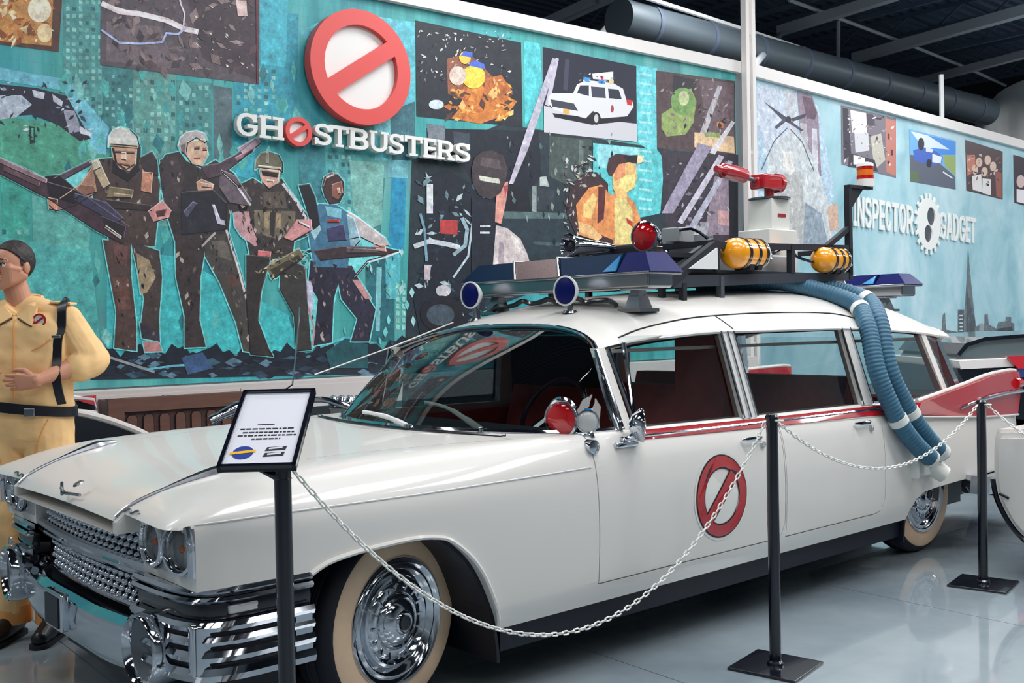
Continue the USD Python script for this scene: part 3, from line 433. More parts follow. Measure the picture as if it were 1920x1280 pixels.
# ---- second mural
m2 = thing('mural', 'pale blue mural with small photographs and a grey skyline on the right partition', 'mural')
obj('backdrop', W2.slab(0.1, 13.4, 0.6, ZT0, -0.004, 0.004), 'mural_sky', m2, False)
prints(W2, 'printed_tower', [((184, 208, 226), [(1396, 150), (1500, 172), (1534, 200), (1560, 330), (1570, 470), (1396, 470)]), ((206, 216, 230), [(1420, 160), (1470, 170), (1500, 300), (1440, 300), (1420, 220)]), ((206, 208, 214), [(1470, 166), (1492, 172), (1496, 260), (1480, 262)]), ((150, 134, 150), [(1494, 170), (1522, 178), (1534, 214), (1540, 330), (1520, 330), (1500, 250)]), ((106, 80, 96), [(1504, 180), (1522, 184), (1532, 212), (1528, 224), (1512, 222)]), ((190, 186, 190), [(1500, 230), (1512, 232), (1520, 320), (1506, 312)]), ((206, 202, 210), [(1522, 240), (1532, 242), (1534, 330), (1524, 330)]),
    ((170, 150, 150), [(1398, 350), (1420, 352), (1420, 412), (1398, 410)]), ((120, 160, 190), [(1398, 410), (1422, 412), (1424, 450), (1398, 450)]), ((206, 212, 214), [(1440, 300), (1464, 256), (1500, 250), (1528, 300), (1560, 400), (1560, 470), (1420, 470)]), ((190, 190, 188), [(1448, 330), (1500, 320), (1520, 470), (1446, 470)]), ((150, 164, 176), [(1510, 380), (1540, 400), (1556, 470), (1505, 470)]), ((230, 226, 222), [(1468, 285), (1486, 282), (1492, 318), (1480, 330), (1468, 318)]), ((210, 176, 156), [(1551, 388), (1570, 380), (1574, 430), (1556, 434)]),
    ((60, 60, 78), [(1432, 190), (1472, 218), (1478, 224), (1470, 228)]), ((60, 60, 78), [(1484, 222), (1512, 212), (1510, 220), (1486, 228)]), ((70, 70, 90), [(1476, 226), (1456, 242), (1452, 238), (1472, 220)]), ((70, 70, 90), [(1482, 226), (1506, 244), (1502, 246), (1478, 230)]), ((40, 40, 56), ell(1478, 224, 6, 6)), ((90, 90, 104), stroke([(1476, 240), (1452, 264), (1440, 290), (1428, 318)], 1.8)), ((90, 90, 104), stroke([(1482, 242), (1504, 266), (1526, 320)], 1.8))], m2, d0=0.0055)
st = [((120, 112, 122), [(1577, 197), (1680, 222), (1680, 333), (1578, 308)]), ((226, 226, 230), [(1594, 206), (1624, 212), (1626, 250), (1598, 250)]), ((50, 46, 60), [(1580, 202), (1590, 204), (1596, 290), (1582, 300)]), ((190, 120, 106), [(1660, 222), (1680, 226), (1680, 330), (1662, 322)]), ((70, 66, 80), [(1624, 212), (1640, 216), (1640, 236), (1626, 236)]), ((190, 184, 170), [(1632, 256), (1652, 250), (1660, 300), (1640, 318)]), ((206, 206, 210), [(1602, 250), (1628, 250), (1630, 282), (1604, 286)]), ((50, 46, 60), [(1592, 286), (1640, 300), (1646, 322), (1590, 312)]), ((230, 230, 230), [(1600, 290), (1622, 296), (1622, 310), (1600, 308)]), ((80, 40, 46), [(1664, 250), (1668, 251), (1668, 262), (1664, 261)]), ((80, 40, 46), [(1670, 280), (1675, 281), (1675, 292), (1670, 291)])] + flecks(70, 1582, 1676, 215, 310, [(226, 222, 226), (40, 38, 50), (160, 140, 140)], 1.5, 5)
bc = [((110, 176, 226), [(1705, 242), (1792, 264), (1792, 355), (1707, 340)]), ((60, 140, 224), [(1730, 252), (1792, 266), (1792, 290), (1750, 290)]), ((220, 232, 240), [(1708, 246), (1740, 254), (1780, 280), (1730, 276)]), ((90, 96, 112), [(1707, 290), (1750, 296), (1790, 330), (1792, 355), (1707, 340)]), ((150, 170, 100), [(1768, 290), (1792, 292), (1792, 330), (1772, 312)]), ((90, 110, 80), [(1707, 318), (1722, 322), (1724, 342), (1707, 339)]), ((230, 232, 236), stroke([(1768, 322), (1786, 334)], 2.4)), ((60, 100, 190), [(1712, 282), (1730, 276), (1756, 284), (1768, 294), (1766, 306), (1746, 310), (1714, 300)]), ((230, 234, 240), [(1748, 288), (1766, 294), (1764, 306), (1748, 304)]), ((30, 30, 44), ell(1727, 270, 6, 12)), ((220, 226, 232), [(1736, 276), (1750, 280), (1748, 286), (1736, 284)]), ((24, 26, 40), ell(1742, 306, 5, 8))]
pe = [((80, 60, 64), [(1810, 262), (1880, 284), (1880, 374), (1812, 357)]), ((196, 120, 96), [(1812, 290), (1828, 290), (1830, 320), (1814, 330)])] + [((222, 190, 170), ell(x, y, 6, 9)) for x, y in ((1836, 304), (1852, 300), (1828, 318), (1846, 322), (1862, 312))] + [((226, 222, 220), [(1822, 330), (1840, 326), (1842, 360), (1824, 356)]), ((226, 222, 220), [(1842, 334), (1858, 336), (1858, 366), (1842, 362)]), ((150, 90, 80), [(1866, 320), (1878, 324), (1878, 372), (1868, 368)])] + flecks(40, 1814, 1878, 290, 350, [(40, 34, 40), (210, 196, 190), (140, 100, 92)], 1.5, 5)
fo = [((60, 50, 60), [(1900, 290), (1960, 306), (1960, 396), (1902, 380)]), ((206, 180, 176), ell(1914, 340, 8, 12)), ((226, 220, 222), [(1906, 354), (1922, 356), (1922, 382), (1906, 378)])]
for q in (st, bc, pe, fo): prints(W2, 'printed_picture', q, m2, m='print_plain', d0=0.007, step=0.00002)
sky = [((112, 120, 124), [(1752, 640), (1756, 620), (1766, 618), (1768, 590), (1772, 586), (1774, 618), (1796, 622), (1796, 580), (1808, 580), (1808, 600), (1814, 500), (1815, 470), (1816, 470), (1818, 500), (1824, 560), (1830, 612), (1846, 606), (1846, 590), (1852, 588), (1854, 608), (1868, 616), (1872, 604), (1886, 602), (1886, 594), (1896, 594), (1896, 604), (1902, 606), (1902, 640)]), ((84, 92, 98), [(1797, 582), (1807, 582), (1807, 640), (1797, 640)]), ((84, 92, 98), [(1812, 540), (1828, 600), (1830, 640), (1812, 640)]), ((150, 158, 160), [(1836, 606), (1844, 606), (1844, 640), (1836, 640)]), ((70, 78, 86), [(1870, 616), (1898, 612), (1900, 640), (1872, 640)])] + [((190, 206, 210), [(1799, 590 + 7 * j), (1805, 590 + 7 * j), (1805, 593 + 7 * j), (1799, 593 + 7 * j)]) for j in range(6)]
prints(W2, 'printed_skyline', sky, m2, d0=0.007, step=0.00002)
# ---- raised signs on the walls
def on_wall_letter(wall, ch, x0, x1, top, bot, d0, d1, serif=True, bold=True):
    t = meshkit.text_mesh(ch, 1.0, depth=1.0, bold=bold); v = np.array(t.vertices); b0, b1 = v.min(0), v.max(0); v = (v - b0) / (b1 - b0)
    parts = [trimesh.Trimesh(v, t.faces, process=False)]
    if serif:
        S = {'H': [(-.06, .46), (.54, 1.06)], 'T': [(.26, .74)], 'B': [(-.08, .3)], 'U': [(-.08, .40), (.62, 1.08)], 'E': [(-.1, .3)], 'R': [(-.08, .42), (.6, 1.08)]}.get(ch, [])
        for a, b in S:
            if ch != 'U': parts.append(box(a, b, 0, .12, 0.002, .998))
            if ch in 'HUBER': parts.append(box(a, b if ch != 'R' else .3, .88, 1, 0.002, .998))
        if ch in 'TE': parts += [box(-.02 if ch == 'T' else .84, .12 if ch == 'T' else 1.0, .68, 1, 0.002, .998), box(.88, 1.02, .68, 1, 0.002, .998)]
        if ch == 'E': parts.append(box(.88, 1.02, 0, .32, 0.002, .998))
        if ch in 'SG': parts.append(box(.8, .96, .66, .98, 0.002, .998))
        if ch == 'S': parts.append(box(.02, .16, .02, .34, 0.002, .998))
    out = []
    for p in parts:
        q = np.asarray(p.vertices); x = x0 + q[:, 0] * (x1 - x0)
        yt = np.array([top(a) for a in x]); yb = np.array([bot(a) for a in x]); y = yb + (yt - yb) * q[:, 1]
        out.append(trimesh.Trimesh(np.array([wall.hit(a, b) + wall.N * (d0 + (d1 - d0) * c) for a, b, c in zip(x, y, q[:, 2])]), p.faces, process=False))
    return trimesh.util.concatenate(out)
def ring_slash(wall, cx, cy, ry, band, d0, d1, parent, slash_deg=33, disc=True, red='sign_red', white='sign_white', squash=1.0):
    u, z = wall.uz(cx, cy); z1 = wall.uz(cx, cy - ry)[1]; R = z1 - z; w = band * R
    ring = Point(0, 0).buffer(R, 48).difference(Point(0, 0).buffer(R - w, 48))
    L = LineString([(-R + w / 2, 0), (R - w / 2, 0)]).buffer(w * .52, cap_style=2)
    from shapely import affinity
    shp = ring.union(affinity.rotate(L, slash_deg, origin=(0, 0))); shp = affinity.scale(shp, squash, 1, origin=(0, 0))
    t = trimesh.creation.extrude_polygon(shp, d1 - d0, engine='earcut'); t.apply_translation([u, z, d0])
    o = obj('red_ring', wall.place(t), red, parent, False)
    if disc:
        t = trimesh.creation.extrude_polygon(affinity.scale(Point(0, 0).buffer(R - w * .5, 48), squash, 1), (d1 - d0) * .5, engine='earcut'); t.apply_translation([u, z, d0]); obj('white_disc', wall.place(t), white, parent, False)
    return o
rs = thing('wall_sign', 'big raised red ring with diagonal bar over a white disc, high on the teal mural', 'sign')
ring_slash(W1, 664, 132, 106, 0.27, 0.03, 0.13, rs, slash_deg=34)
gs = thing('wall_sign', 'raised white serif lettering GHOSTBUSTERS below the big red ring on the teal mural', 'sign')
top, bot = lambda x: 213 + (x - 435) * .137, lambda x: 256 + (x - 435) * .118
for ch, a, b in (('G', 435, 474), ('H', 480, 521), ('S', 580, 612), ('T', 611, 643), ('B', 647, 681), ('U', 685, 716), ('S', 719, 747), ('T', 749, 781), ('E', 785, 807), ('R', 811, 840), ('S', 843, 871)):
    obj('letter', on_wall_letter(W1, ch, a, b, top, bot, 0.03, 0.09), 'sign_white', gs, False)
ring_slash(W1, 551, 250, 27, 0.3, 0.03, 0.09, gs, slash_deg=34)
ig = thing('wall_sign', 'white condensed lettering INSPECTOR GADGET split by a white gear on the pale blue mural', 'sign')
top, bot = lambda x: 366 + (x - 1600) * .19, lambda x: 424 + (x - 1600) * .145
xx = 1598
for ch, w in zip('INSPECTOR', (6, 14, 13, 13, 11, 12, 13, 13, 14)):
    obj('letter', on_wall_letter(W2, ch, xx, xx + w - 1.6, top, bot, 0.012, 0.03, serif=False), 'sign_white', ig, False); xx += w + 0.5
xx = 1760
for ch, w in zip('GADGET', (12, 12, 11, 12, 9, 10)):
    obj('letter', on_wall_letter(W2, ch, xx, xx + w - 1.4, top, bot, 0.012, 0.03, serif=False), 'sign_white', ig, False); xx += w + 0.4
u, z = W2.uz(1738, 420); R = W2.uz(1738, 372)[1] - z
gear = Point(0, 0).buffer(R, 40)
for i in range(18):
    a = i * 2 * math.pi / 18; gear = gear.union(LineString([(R * .9 * math.cos(a), R * .9 * math.sin(a)), (R * 1.2 * math.cos(a), R * 1.2 * math.sin(a))]).buffer(R * .07, cap_style=2))
gear = gear.difference(Point(R * .22, R * .3).buffer(R * .36)).difference(Point(-R * .05, -R * .38).buffer(R * .34))
t = trimesh.creation.extrude_polygon(gear, 0.018, engine='earcut'); t.apply_translation([u, z, 0.012]); obj('gear', W2.place(t), 'sign_white', ig, False)
t = trimesh.creation.cylinder(R * .85, 0.006, sections=40); t.apply_translation([u, z, 0.009]); obj('gear_backing', W2.place(t), 'mid_grey', ig, False)
# ---- posts, ducts, pipes and joists overhead
co = thing('support_post', 'white double-channel steel post where the two mural partitions meet', 'post')
for du in (-0.03, 0.075): obj('channel', bar(W1.at(du, 0, 0.1), W1.at(du, 6.85, 0.1), 0.055, 0.07, up=W1.N), 'trim_white', co, False)
for z in (1.2, 2.2, 3.3, 4.6, 5.6): obj('strap', bar(W1.at(-0.05, z, 0.1), W1.at(0.1, z, 0.1), 0.02, 0.03), 'pipe_white', co, False)
def overhead(name, a, b, za, r, m, label, cat, zb_=None, prof=None, seg=14):
    P, Q = at_height(*a, za), at_height(*b, zb_ or za)
    return tag(obj(name, tube([P, Q], r, seg) if prof is None else bar(P, Q, *prof), m, None, 30), label, cat)
dk = thing('air_duct', 'long round dark grey air duct running above the white trim of the right partition', 'duct')
P, Q = at_height(1160, 34, 5.2), at_height(1850, 210, 5.2)
obj('duct_body', tube([P, Q], 0.245, 24), 'duct_grey', dk)
for k in range(9):
    c = P + (Q - P) * (k + .5) / 9; d = (Q - P) / np.linalg.norm(Q - P); obj('duct_band', tube([c - d * .03, c + d * .03], 0.256, 24), 'steel_dark', dk)
tag(obj('pipe', tube([at_height(1200, -8, 5.45), at_height(1840, 200, 5.45)], 0.03, 8), 'pipe_white', None), 'thin white pipe running just above the long round duct', 'pipe')
tag(obj('pipe', tube([at_height(1480, 0, 6.45), at_height(1690, 78, 6.45), at_height(1810, 126, 6.45), at_height(1885, 160, 6.45)], 0.03, 8), 'pipe_white', None), 'thin white pipe crossing the ceiling beams highest in the picture', 'pipe')
for a, b, r, lab in (((1462, 58), (1680, -10), .075, 'pale steel beam crossing the dark ceiling, leftmost of the bright ones'), ((1602, 109), (1935, 16), .085, 'pale steel beam crossing the dark ceiling in the middle of the bright ones'), ((1720, 154), (1935, 98), .07, 'pale steel beam crossing the dark ceiling just left of the white tarpaulin')):
    P, Q = at_height(*a, 6.3), at_height(*b, 6.3); tag(obj('ceiling_beam', bar(P, Q, 2 * r, 2 * r), 'steel_light', None, False), lab, 'beam')
tag(obj('ceiling_beam', bar(at_height(1004, 50, 6.0), at_height(1112, 0, 6.0), .1, .1), 'steel_light', None, False), 'dim steel bar left of the long duct, upper one of a close pair', 'beam')
tag(obj('ceiling_beam', bar(at_height(1012, 56, 6.0), at_height(1150, -6, 6.0), .1, .1), 'steel_light', None, False), 'dim steel bar left of the long duct, lower one of a close pair', 'beam')
tag(obj('brace', tube([at_height(1158, 30, 5.6), at_depth(1110, 84, 13.5)], 0.05, 8), 'pipe_white', None), 'pale slanted brace rising from the white trim to the left end of the duct', 'brace')
tag(obj('brace', tube([at_height(1462, 66, 6.2), at_depth(1410, 128, 13.0)], 0.05, 8), 'steel_light', None), 'pale slanted brace rising from the trim just right of the white post', 'brace')
tag(obj('hanger_rod', tube([at_depth(1572, 40, 17.5), at_depth(1572, 112, 17.5)], 0.035, 8), 'steel_light', None), 'thin grey hanger rod dropping from the ceiling pipe to the duct', 'rod')
q_ = W2.hit(1766, 226, -.07); zt = CAM_H + (at_depth(1766, 140, q_[1]) - EYE)[2]
tag(obj('hanger_rod', tube([(q_[0], q_[1], ZT1 - .05), (q_[0], q_[1], zt)], 0.035, 8), 'pipe_white', None), 'white hanger rod standing on the trim near the right end of the duct', 'rod')
# dim lattice of joists deeper in the roof space
for k in range(7):
    b = 13.0 + k * 1.6
    P, Q = cv * 1.0 + cu * b + [0, 0, CZ - 0.35], cv * 14 + cu * b + [0, 0, CZ - 0.35]
    seg = [bar(P, Q, .07, .07), bar(P + [0, 0, .33], Q + [0, 0, .33], .07, .07)]
    for j in range(26):
        s = P + (Q - P) * j / 26; e = P + (Q - P) * (j + 1) / 26; seg.append(bar(s + [0, 0, .33 * (j % 2)], e + [0, 0, .33 * (1 - j % 2)], .03, .03))
    obj('joist', seg, 'steel_dark', ce.GetPrim(), False)
# white tarpaulin bulging beyond the far end of the right partition
n, m_ = 30, 14; G = np.zeros((n, m_, 3)); edge = PchipInterpolator([1780, 1815, 1835, 1850, 1875, 1900, 1920, 2000, 2110], [268, 246, 226, 200, 172, 158, 150, 135, 130])
for i in range(n):
    for j in range(m_):
        x, t_ = 1782 + 325 * i / (n - 1), j / (m_ - 1); y = float(edge(x)) + (330 - float(edge(x))) * t_
        G[i, j] = at_depth(x, y, 21.4 - 0.7 * math.sin(math.pi * t_ * .8) + .5 * meshkit.noise(np.array([i * .33, j * .4, 1.0])))
tag(obj('tarpaulin', grid(G, 0.03, flip=True), 'tarp', None, True), 'white tarpaulin bulging beyond the far end of the right partition', 'tarpaulin')
plain('dish_grey', (112, 118, 124), 0.35, metal=0.5)
# ------------------------------------------------------------------ the white ambulance; frame: x rearward from the front axle, y to its far side, z up
CAR_YAW, CAR_X, CAR_Y = 0.711874, -0.984689, 4.4455
car = thing('ambulance', 'old white finned ambulance with roof rack, red side stripe and whitewall tyres in the foreground', 'car', (CAR_X, CAR_Y, 0), CAR_YAW)
cyc, cys = math.cos(CAR_YAW), math.sin(CAR_YAW)
def car_pt(px, py, X=None, Y=None, Z=None):
    r = ray(px, py); r = np.array([cyc * r[0] + cys * r[1], -cys * r[0] + cyc * r[1], r[2]])
    e = np.array([-CAR_X, -CAR_Y, CAM_H]); e = np.array([cyc * e[0] + cys * e[1], -cys * e[0] + cyc * e[1], CAM_H])
    k, v = [(i, v) for i, v in enumerate((X, Y, Z)) if v is not None][0]
    return e + r * (v - e[k]) / r[k]
KX = [-0.93, -0.90, -0.84, -0.74, -0.50, 0.0, 0.60, 1.1, 2.2, 3.0, 3.6, 4.3, 4.75, 4.95]
KP = {  # control points of the half section: (y, z)
 1: [(.93, .30)] + [(.955, .30)] * 1 + [(.965, .30)] * 1 + [(.97, .30)] * 9 + [(.94, .34), (.90, .42)],
 2: [(.96, .40), (.985, .40), (.99, .40), (1.0, .40), (1.0, .40), (1.0, .40), (1.0, .40), (1.0, .40), (1.0, .40), (1.0, .40), (1.0, .42), (.99, .46), (.97, .48), (.93, .5)],
 3: [(.965, .74), (.995, .75), (1.0, .76), (1.005, .76), (1.01, .74), (1.01, .72), (1.01, .70), (1.01, .68), (1.01, .68), (1.01, .68), (1.01, .68), (1.0, .70), (.98, .72), (.94, .72)],
 4: [(.955, .845), (.985, .86), (.99, .87), (.995, .88), (.995, .88), (.992, .87), (.992, .87), (.992, .87), (.992, .86), (.992, .86), (.992, .86), (.98, .86), (.96, .86), (.92, .84)],
 5: [(.88, .855), (.90, .88), (.90, .90), (.90, .93), (.87, .968), (.88, .98), (.925, .98), (.955, .965), (.955, .955), (.955, .95), (.955, .94), (.94, .93), (.91, .90), (.86, .87)],
 6: [(.54, .835), (.55, .865), (.56, .895), (.57, .93), (.60, .975), (.67, .992), (.83, 1.0), (.925, 1.0), (.925, .99), (.925, .985), (.92, .975), (.90, .95), (.84, .91), (.78, .87)],
 7: [(0, .82), (0, .85), (0, .875), (0, .905), (0, .955), (0, .985), (0, 1.0), (0, 1.0), (0, .99), (0, .985), (0, .97), (0, .94), (0, .90), (0, .86)]}
PI = {k: [PchipInterpolator(KX, [p[0] for p in v]), PchipInterpolator(KX, [p[1] for p in v])] for k, v in KP.items()}
def half_section(X, per=5):
    p = [np.array([0.0, float(PI[1][1](X))])] + [np.array([float(PI[k][0](X)), float(PI[k][1](X))]) for k in range(1, 8)]
    out = [p[0], p[1]]
    q = p[1:] + [np.array([-p[6][0], p[6][1]])]
    for i in range(0, 6):                                     # Catmull-Rom from the sill round to the crown
        a, b, c, d = q[max(i - 1, 0)], q[i], q[i + 1], q[min(i + 2, len(q) - 1)]
        for t in np.linspace(0, 1, per + 1)[1:]:
            m1, m2 = (c - a) * .5, (d - b) * .5
            lb, la, lc = np.linalg.norm(c - b), np.linalg.norm(b - a), np.linalg.norm(d - c)
            m1 = m1 * min(1, 2 * lb / (la + lb + 1e-9)); m2 = m2 * min(1, 2 * lb / (lb + lc + 1e-9))
            out.append((2 * t ** 3 - 3 * t ** 2 + 1) * b + (t ** 3 - 2 * t ** 2 + t) * m1 + (-2 * t ** 3 + 3 * t ** 2) * c + (t ** 3 - t ** 2) * m2)
    out[-1][0] = 0.0
    return np.array(out)
def loft_body():
    xs = np.unique(np.r_[np.linspace(-0.93, -0.5, 12), np.linspace(-0.5, 4.95, 56)]); V, F = [], []
    for X in xs:
        h = half_section(X); ring = np.vstack([np.c_[-h[:, 0], h[:, 1]], np.c_[h[-2:0:-1, 0], h[-2:0:-1, 1]]]); k = len(ring)
        V.append(np.c_[np.full(k, X), ring])
    n = len(xs); V = np.vstack(V)
    for i in range(n - 1):
        for j in range(k):
            q = (j + 1) % k; a, b, c, d = i * k + j, i * k + q, (i + 1) * k + q, (i + 1) * k + j
            F += [(a, b, c), (a, c, d)]
    V = np.vstack([V, [xs[0], 0, .6], [xs[-1], 0, .65]]); c0, c1 = len(V) - 2, len(V) - 1
    for j in range(k):
        q = (j + 1) % k; F += [(c0, q, j), (c1, (n - 1) * k + j, (n - 1) * k + q)]
    t = trimesh.Trimesh(V, F, process=False)
    if t.volume < 0: t.invert()
    return t
def side_pt(X, z, out=0.0, near=-1):
    h = half_section(X, 8); i = np.argmax(h[:, 0]); up = h[2:]; k = np.searchsorted(up[:, 1], z); k = min(max(k, 1), len(up) - 1)
    a, b = up[k - 1], up[k]; t = 0 if b[1] == a[1] else (z - a[1]) / (b[1] - a[1]); y = a[0] + (b[0] - a[0]) * min(max(t, 0), 1)
    return np.array([X, near * (y + out), z])
def top_pt(X, y, out=0.0):
    h = half_section(X, 8)[8:]; a = abs(y); o = np.argsort(h[:, 0]); return np.array([X, y, float(np.interp(a, h[o, 0], h[o, 1])) + out])
ARCH = smooth_path([(-.56, .58), (-.47, .655), (-.38, .692), (-.22, .71), (-.05, .716), (.08, .70), (.17, .645), (.25, .56), (.31, .45), (.355, .33), (.375, .18)], 4)
ARCHP = Polygon([(-.56, .1)] + [tuple(p) for p in ARCH] + [(.375, .1)])
REAR = smooth_path([(3.40, .18), (3.43, .33), (3.49, .41), (3.60, .445), (3.95, .457), (4.5, .462), (5.3, .47)], 4)
REARP = Polygon([(3.40, .1)] + [tuple(p) for p in REAR] + [(5.3, .1)])
body = man(loft_body())
for s in (-1, 1):
    a, b = sorted((s * .35, s * 1.3)); body -= man(prism(ARCHP, a, b)); body -= man(prism(REARP, a, b))
body -= mbox(-1.2, -.45, -1.3, 1.3, 0.0, .668)                                   # chrome bumper takes the place of the lower nose
body -= mbox(-1.2, -.77, -.585, .585, .50, .798)
for s in (-1, 1): body -= mbox(-1.2, -.845, *sorted((s * .58, s * 1.2)), .60, .862)                                    # grille mouth
body -= mbox(1.02, 4.3, -.86, .86, .50, 1.4)                                      # cabin
body -= man(prism([(.62, -.55), (.85, -.80), (1.10, -.86), (1.10, .86), (.85, .80), (.62, .55)], .86, 1.3, 'xy'))
HOODP = Polygon([(-1.0, -.535), (-.80, -.56), (-.5, -.605), (0, -.675), (.35, -.76), (.58, -.835), (.56, -.60), (.46, -.25), (.44, 0), (.46, .25), (.56, .60), (.58, .835), (.35, .76), (0, .675), (-.5, .605), (-.80, .56), (-1.0, .535)])
hood = body ^ man(prism(HOODP.buffer(-.003), .838, 1.3, 'xy'))
body = body - man(prism(HOODP.buffer(.003), .80, 1.3, 'xy'))
DOORS = []
for s in (-1, 1):
    y0, y1 = (-1.3, -.80) if s < 0 else (.80, 1.3)
    for x0, x1 in ((.885, 2.195), (2.205, 3.14)):
        P = Polygon([(x0, 1.3), (x0, .40), (x0 + .0, .385), (x1 - .09, .385), (x1 - .03, .40), (x1, .46), (x1, 1.3)])
        DOORS.append((s, x0, body ^ man(prism(P.buffer(-.0035), y0, y1)))); body = body - man(prism(P.buffer(.0015), y0 + (.0 if s < 0 else .045), y1 - (.045 if s < 0 else 0)))
bo = obj('body', tm(body), 'white_paint', car, 26)
ho = obj('hood', tm(hood), 'white_paint', car, 26)
for s, x0, d in DOORS:
    dd = obj('door', tm(d), 'white_paint', car, 26)
    xh = 1.93 if x0 < 1 else 2.92
    p = side_pt(xh, .895, .0, s); g = 1 if s > 0 else -1
    hm = [tube([p + [-.06, g * .012, -.002], p + [-.02, g * .03, 0], p + [.06, g * .028, 0], p + [.10, g * .01, 0]], [.006, .010, .010, .006], 8), lathe([(0, -.012), (.016, -.01), (.016, .012), (0, .014)], p + [.10, g * .012, -.035], (0, g, 0), 12)]
    obj('handle', hm, 'chrome', dd)
for s in (-1, 1): obj('arch_trim', tube([side_pt(x, z, .004, s) for x, z in ARCH[4:-4]], .009, 6), 'white_paint', car)
# black wheel wells and chassis
for s in (-1, 1):
    for P in (ARCHP, REARP):
        sh = P.difference(P.buffer(-.014)); a, b = sorted((s * .38, s * .965)); 
        obj('wheel_well', [prism(sh.intersection(sbox(-2, .17, 6, 3)), a, b), prism(P, *sorted((s * .34, s * .38)))], 'navy_black', car, False)
obj('chassis', [box(.40, 3.4, -.94, .94, .20, .298), box(-.80, 4.8, -.36, .36, .22, .45), box(-.78, -.44, -.62, .62, .30, .66), box(3.2, 4.85, -.80, .80, .30, .45)], 'navy_black', car, False)
# ---- roof
zc = PchipInterpolator([1.1, 1.30, 1.55, 1.95, 2.4, 3.0, 3.5, 4.0, 4.3, 4.55], [1.41, 1.468, 1.542, 1.605, 1.635, 1.648, 1.638, 1.585, 1.50, 1.385])
ze = PchipInterpolator([1.05, 1.2, 1.5, 1.9, 2.8, 3.4, 3.84, 4.3, 4.55], [1.325, 1.36, 1.392, 1.412, 1.412, 1.395, 1.372, 1.335, 1.325])
wr = PchipInterpolator([1.05, 1.3, 1.7, 2.2, 3.0, 3.7, 4.2, 4.55], [.775, .80, .835, .85, .85, .835, .80, .74])
def roof_z(X, Y): e = float(ze(X)); return e + (float(zc(X)) - e) * max(0.0, 1 - min(1, abs(Y) / float(wr(X))) ** 3.0)
def roof_x(s, f): a = abs(f); return (1.275 - .155 * a ** 4) * (1 - s) + (4.52 - .20 * a ** 3) * s
def roof_grid(n=44, m=41, inset=0.0, drop=0.0):
    G = np.zeros((n, m, 3))
    for i in range(n):
        s = i / (n - 1); s = inset + s * (1 - 2 * inset)
        for j in range(m):
            f = math.sin((j / (m - 1) - .5) * math.pi) * (1 - inset); X = roof_x(s, f); Y = f * float(wr(X)); G[i, j] = (X, Y, roof_z(X, Y) - drop)
    return G
RG = roof_grid()
ro = obj('roof', grid(RG, .018), 'white_paint', car, 50)
obj('headliner', grid(roof_grid(24, 21, .02, .03), .004), 'dark_grey', ro, 50)
obj('drip_rail', tube(np.vstack([RG[2:, 0], RG[-1, 1:-1], RG[::-1][:-2, -1]]) + [0, 0, -.004], .011, 6), 'white_paint', ro)
obj('header_trim', tube(RG[0] + [-.004, 0, -.006], .012, 8), 'chrome', ro)
for s in (-1, 1):
    obj('roof_seam', tube(smooth_path([(x, s * f * float(wr(x)), roof_z(x, f * float(wr(x))) + .001) for x, f in ((1.30, .93), (1.5, .885), (1.9, .86), (2.5, .855), (3.0, .87), (3.2, .90), (3.28, .95))], 6), .0045, 5), 'soft_black', ro)
    obj('roof_seam', tube([(2.02, s * f * float(wr(2.02)), roof_z(2.02, f * float(wr(2.02))) + .001) for f in (.86, .90, .94, .97, .995)], .003, 5), 'soft_black', ro)
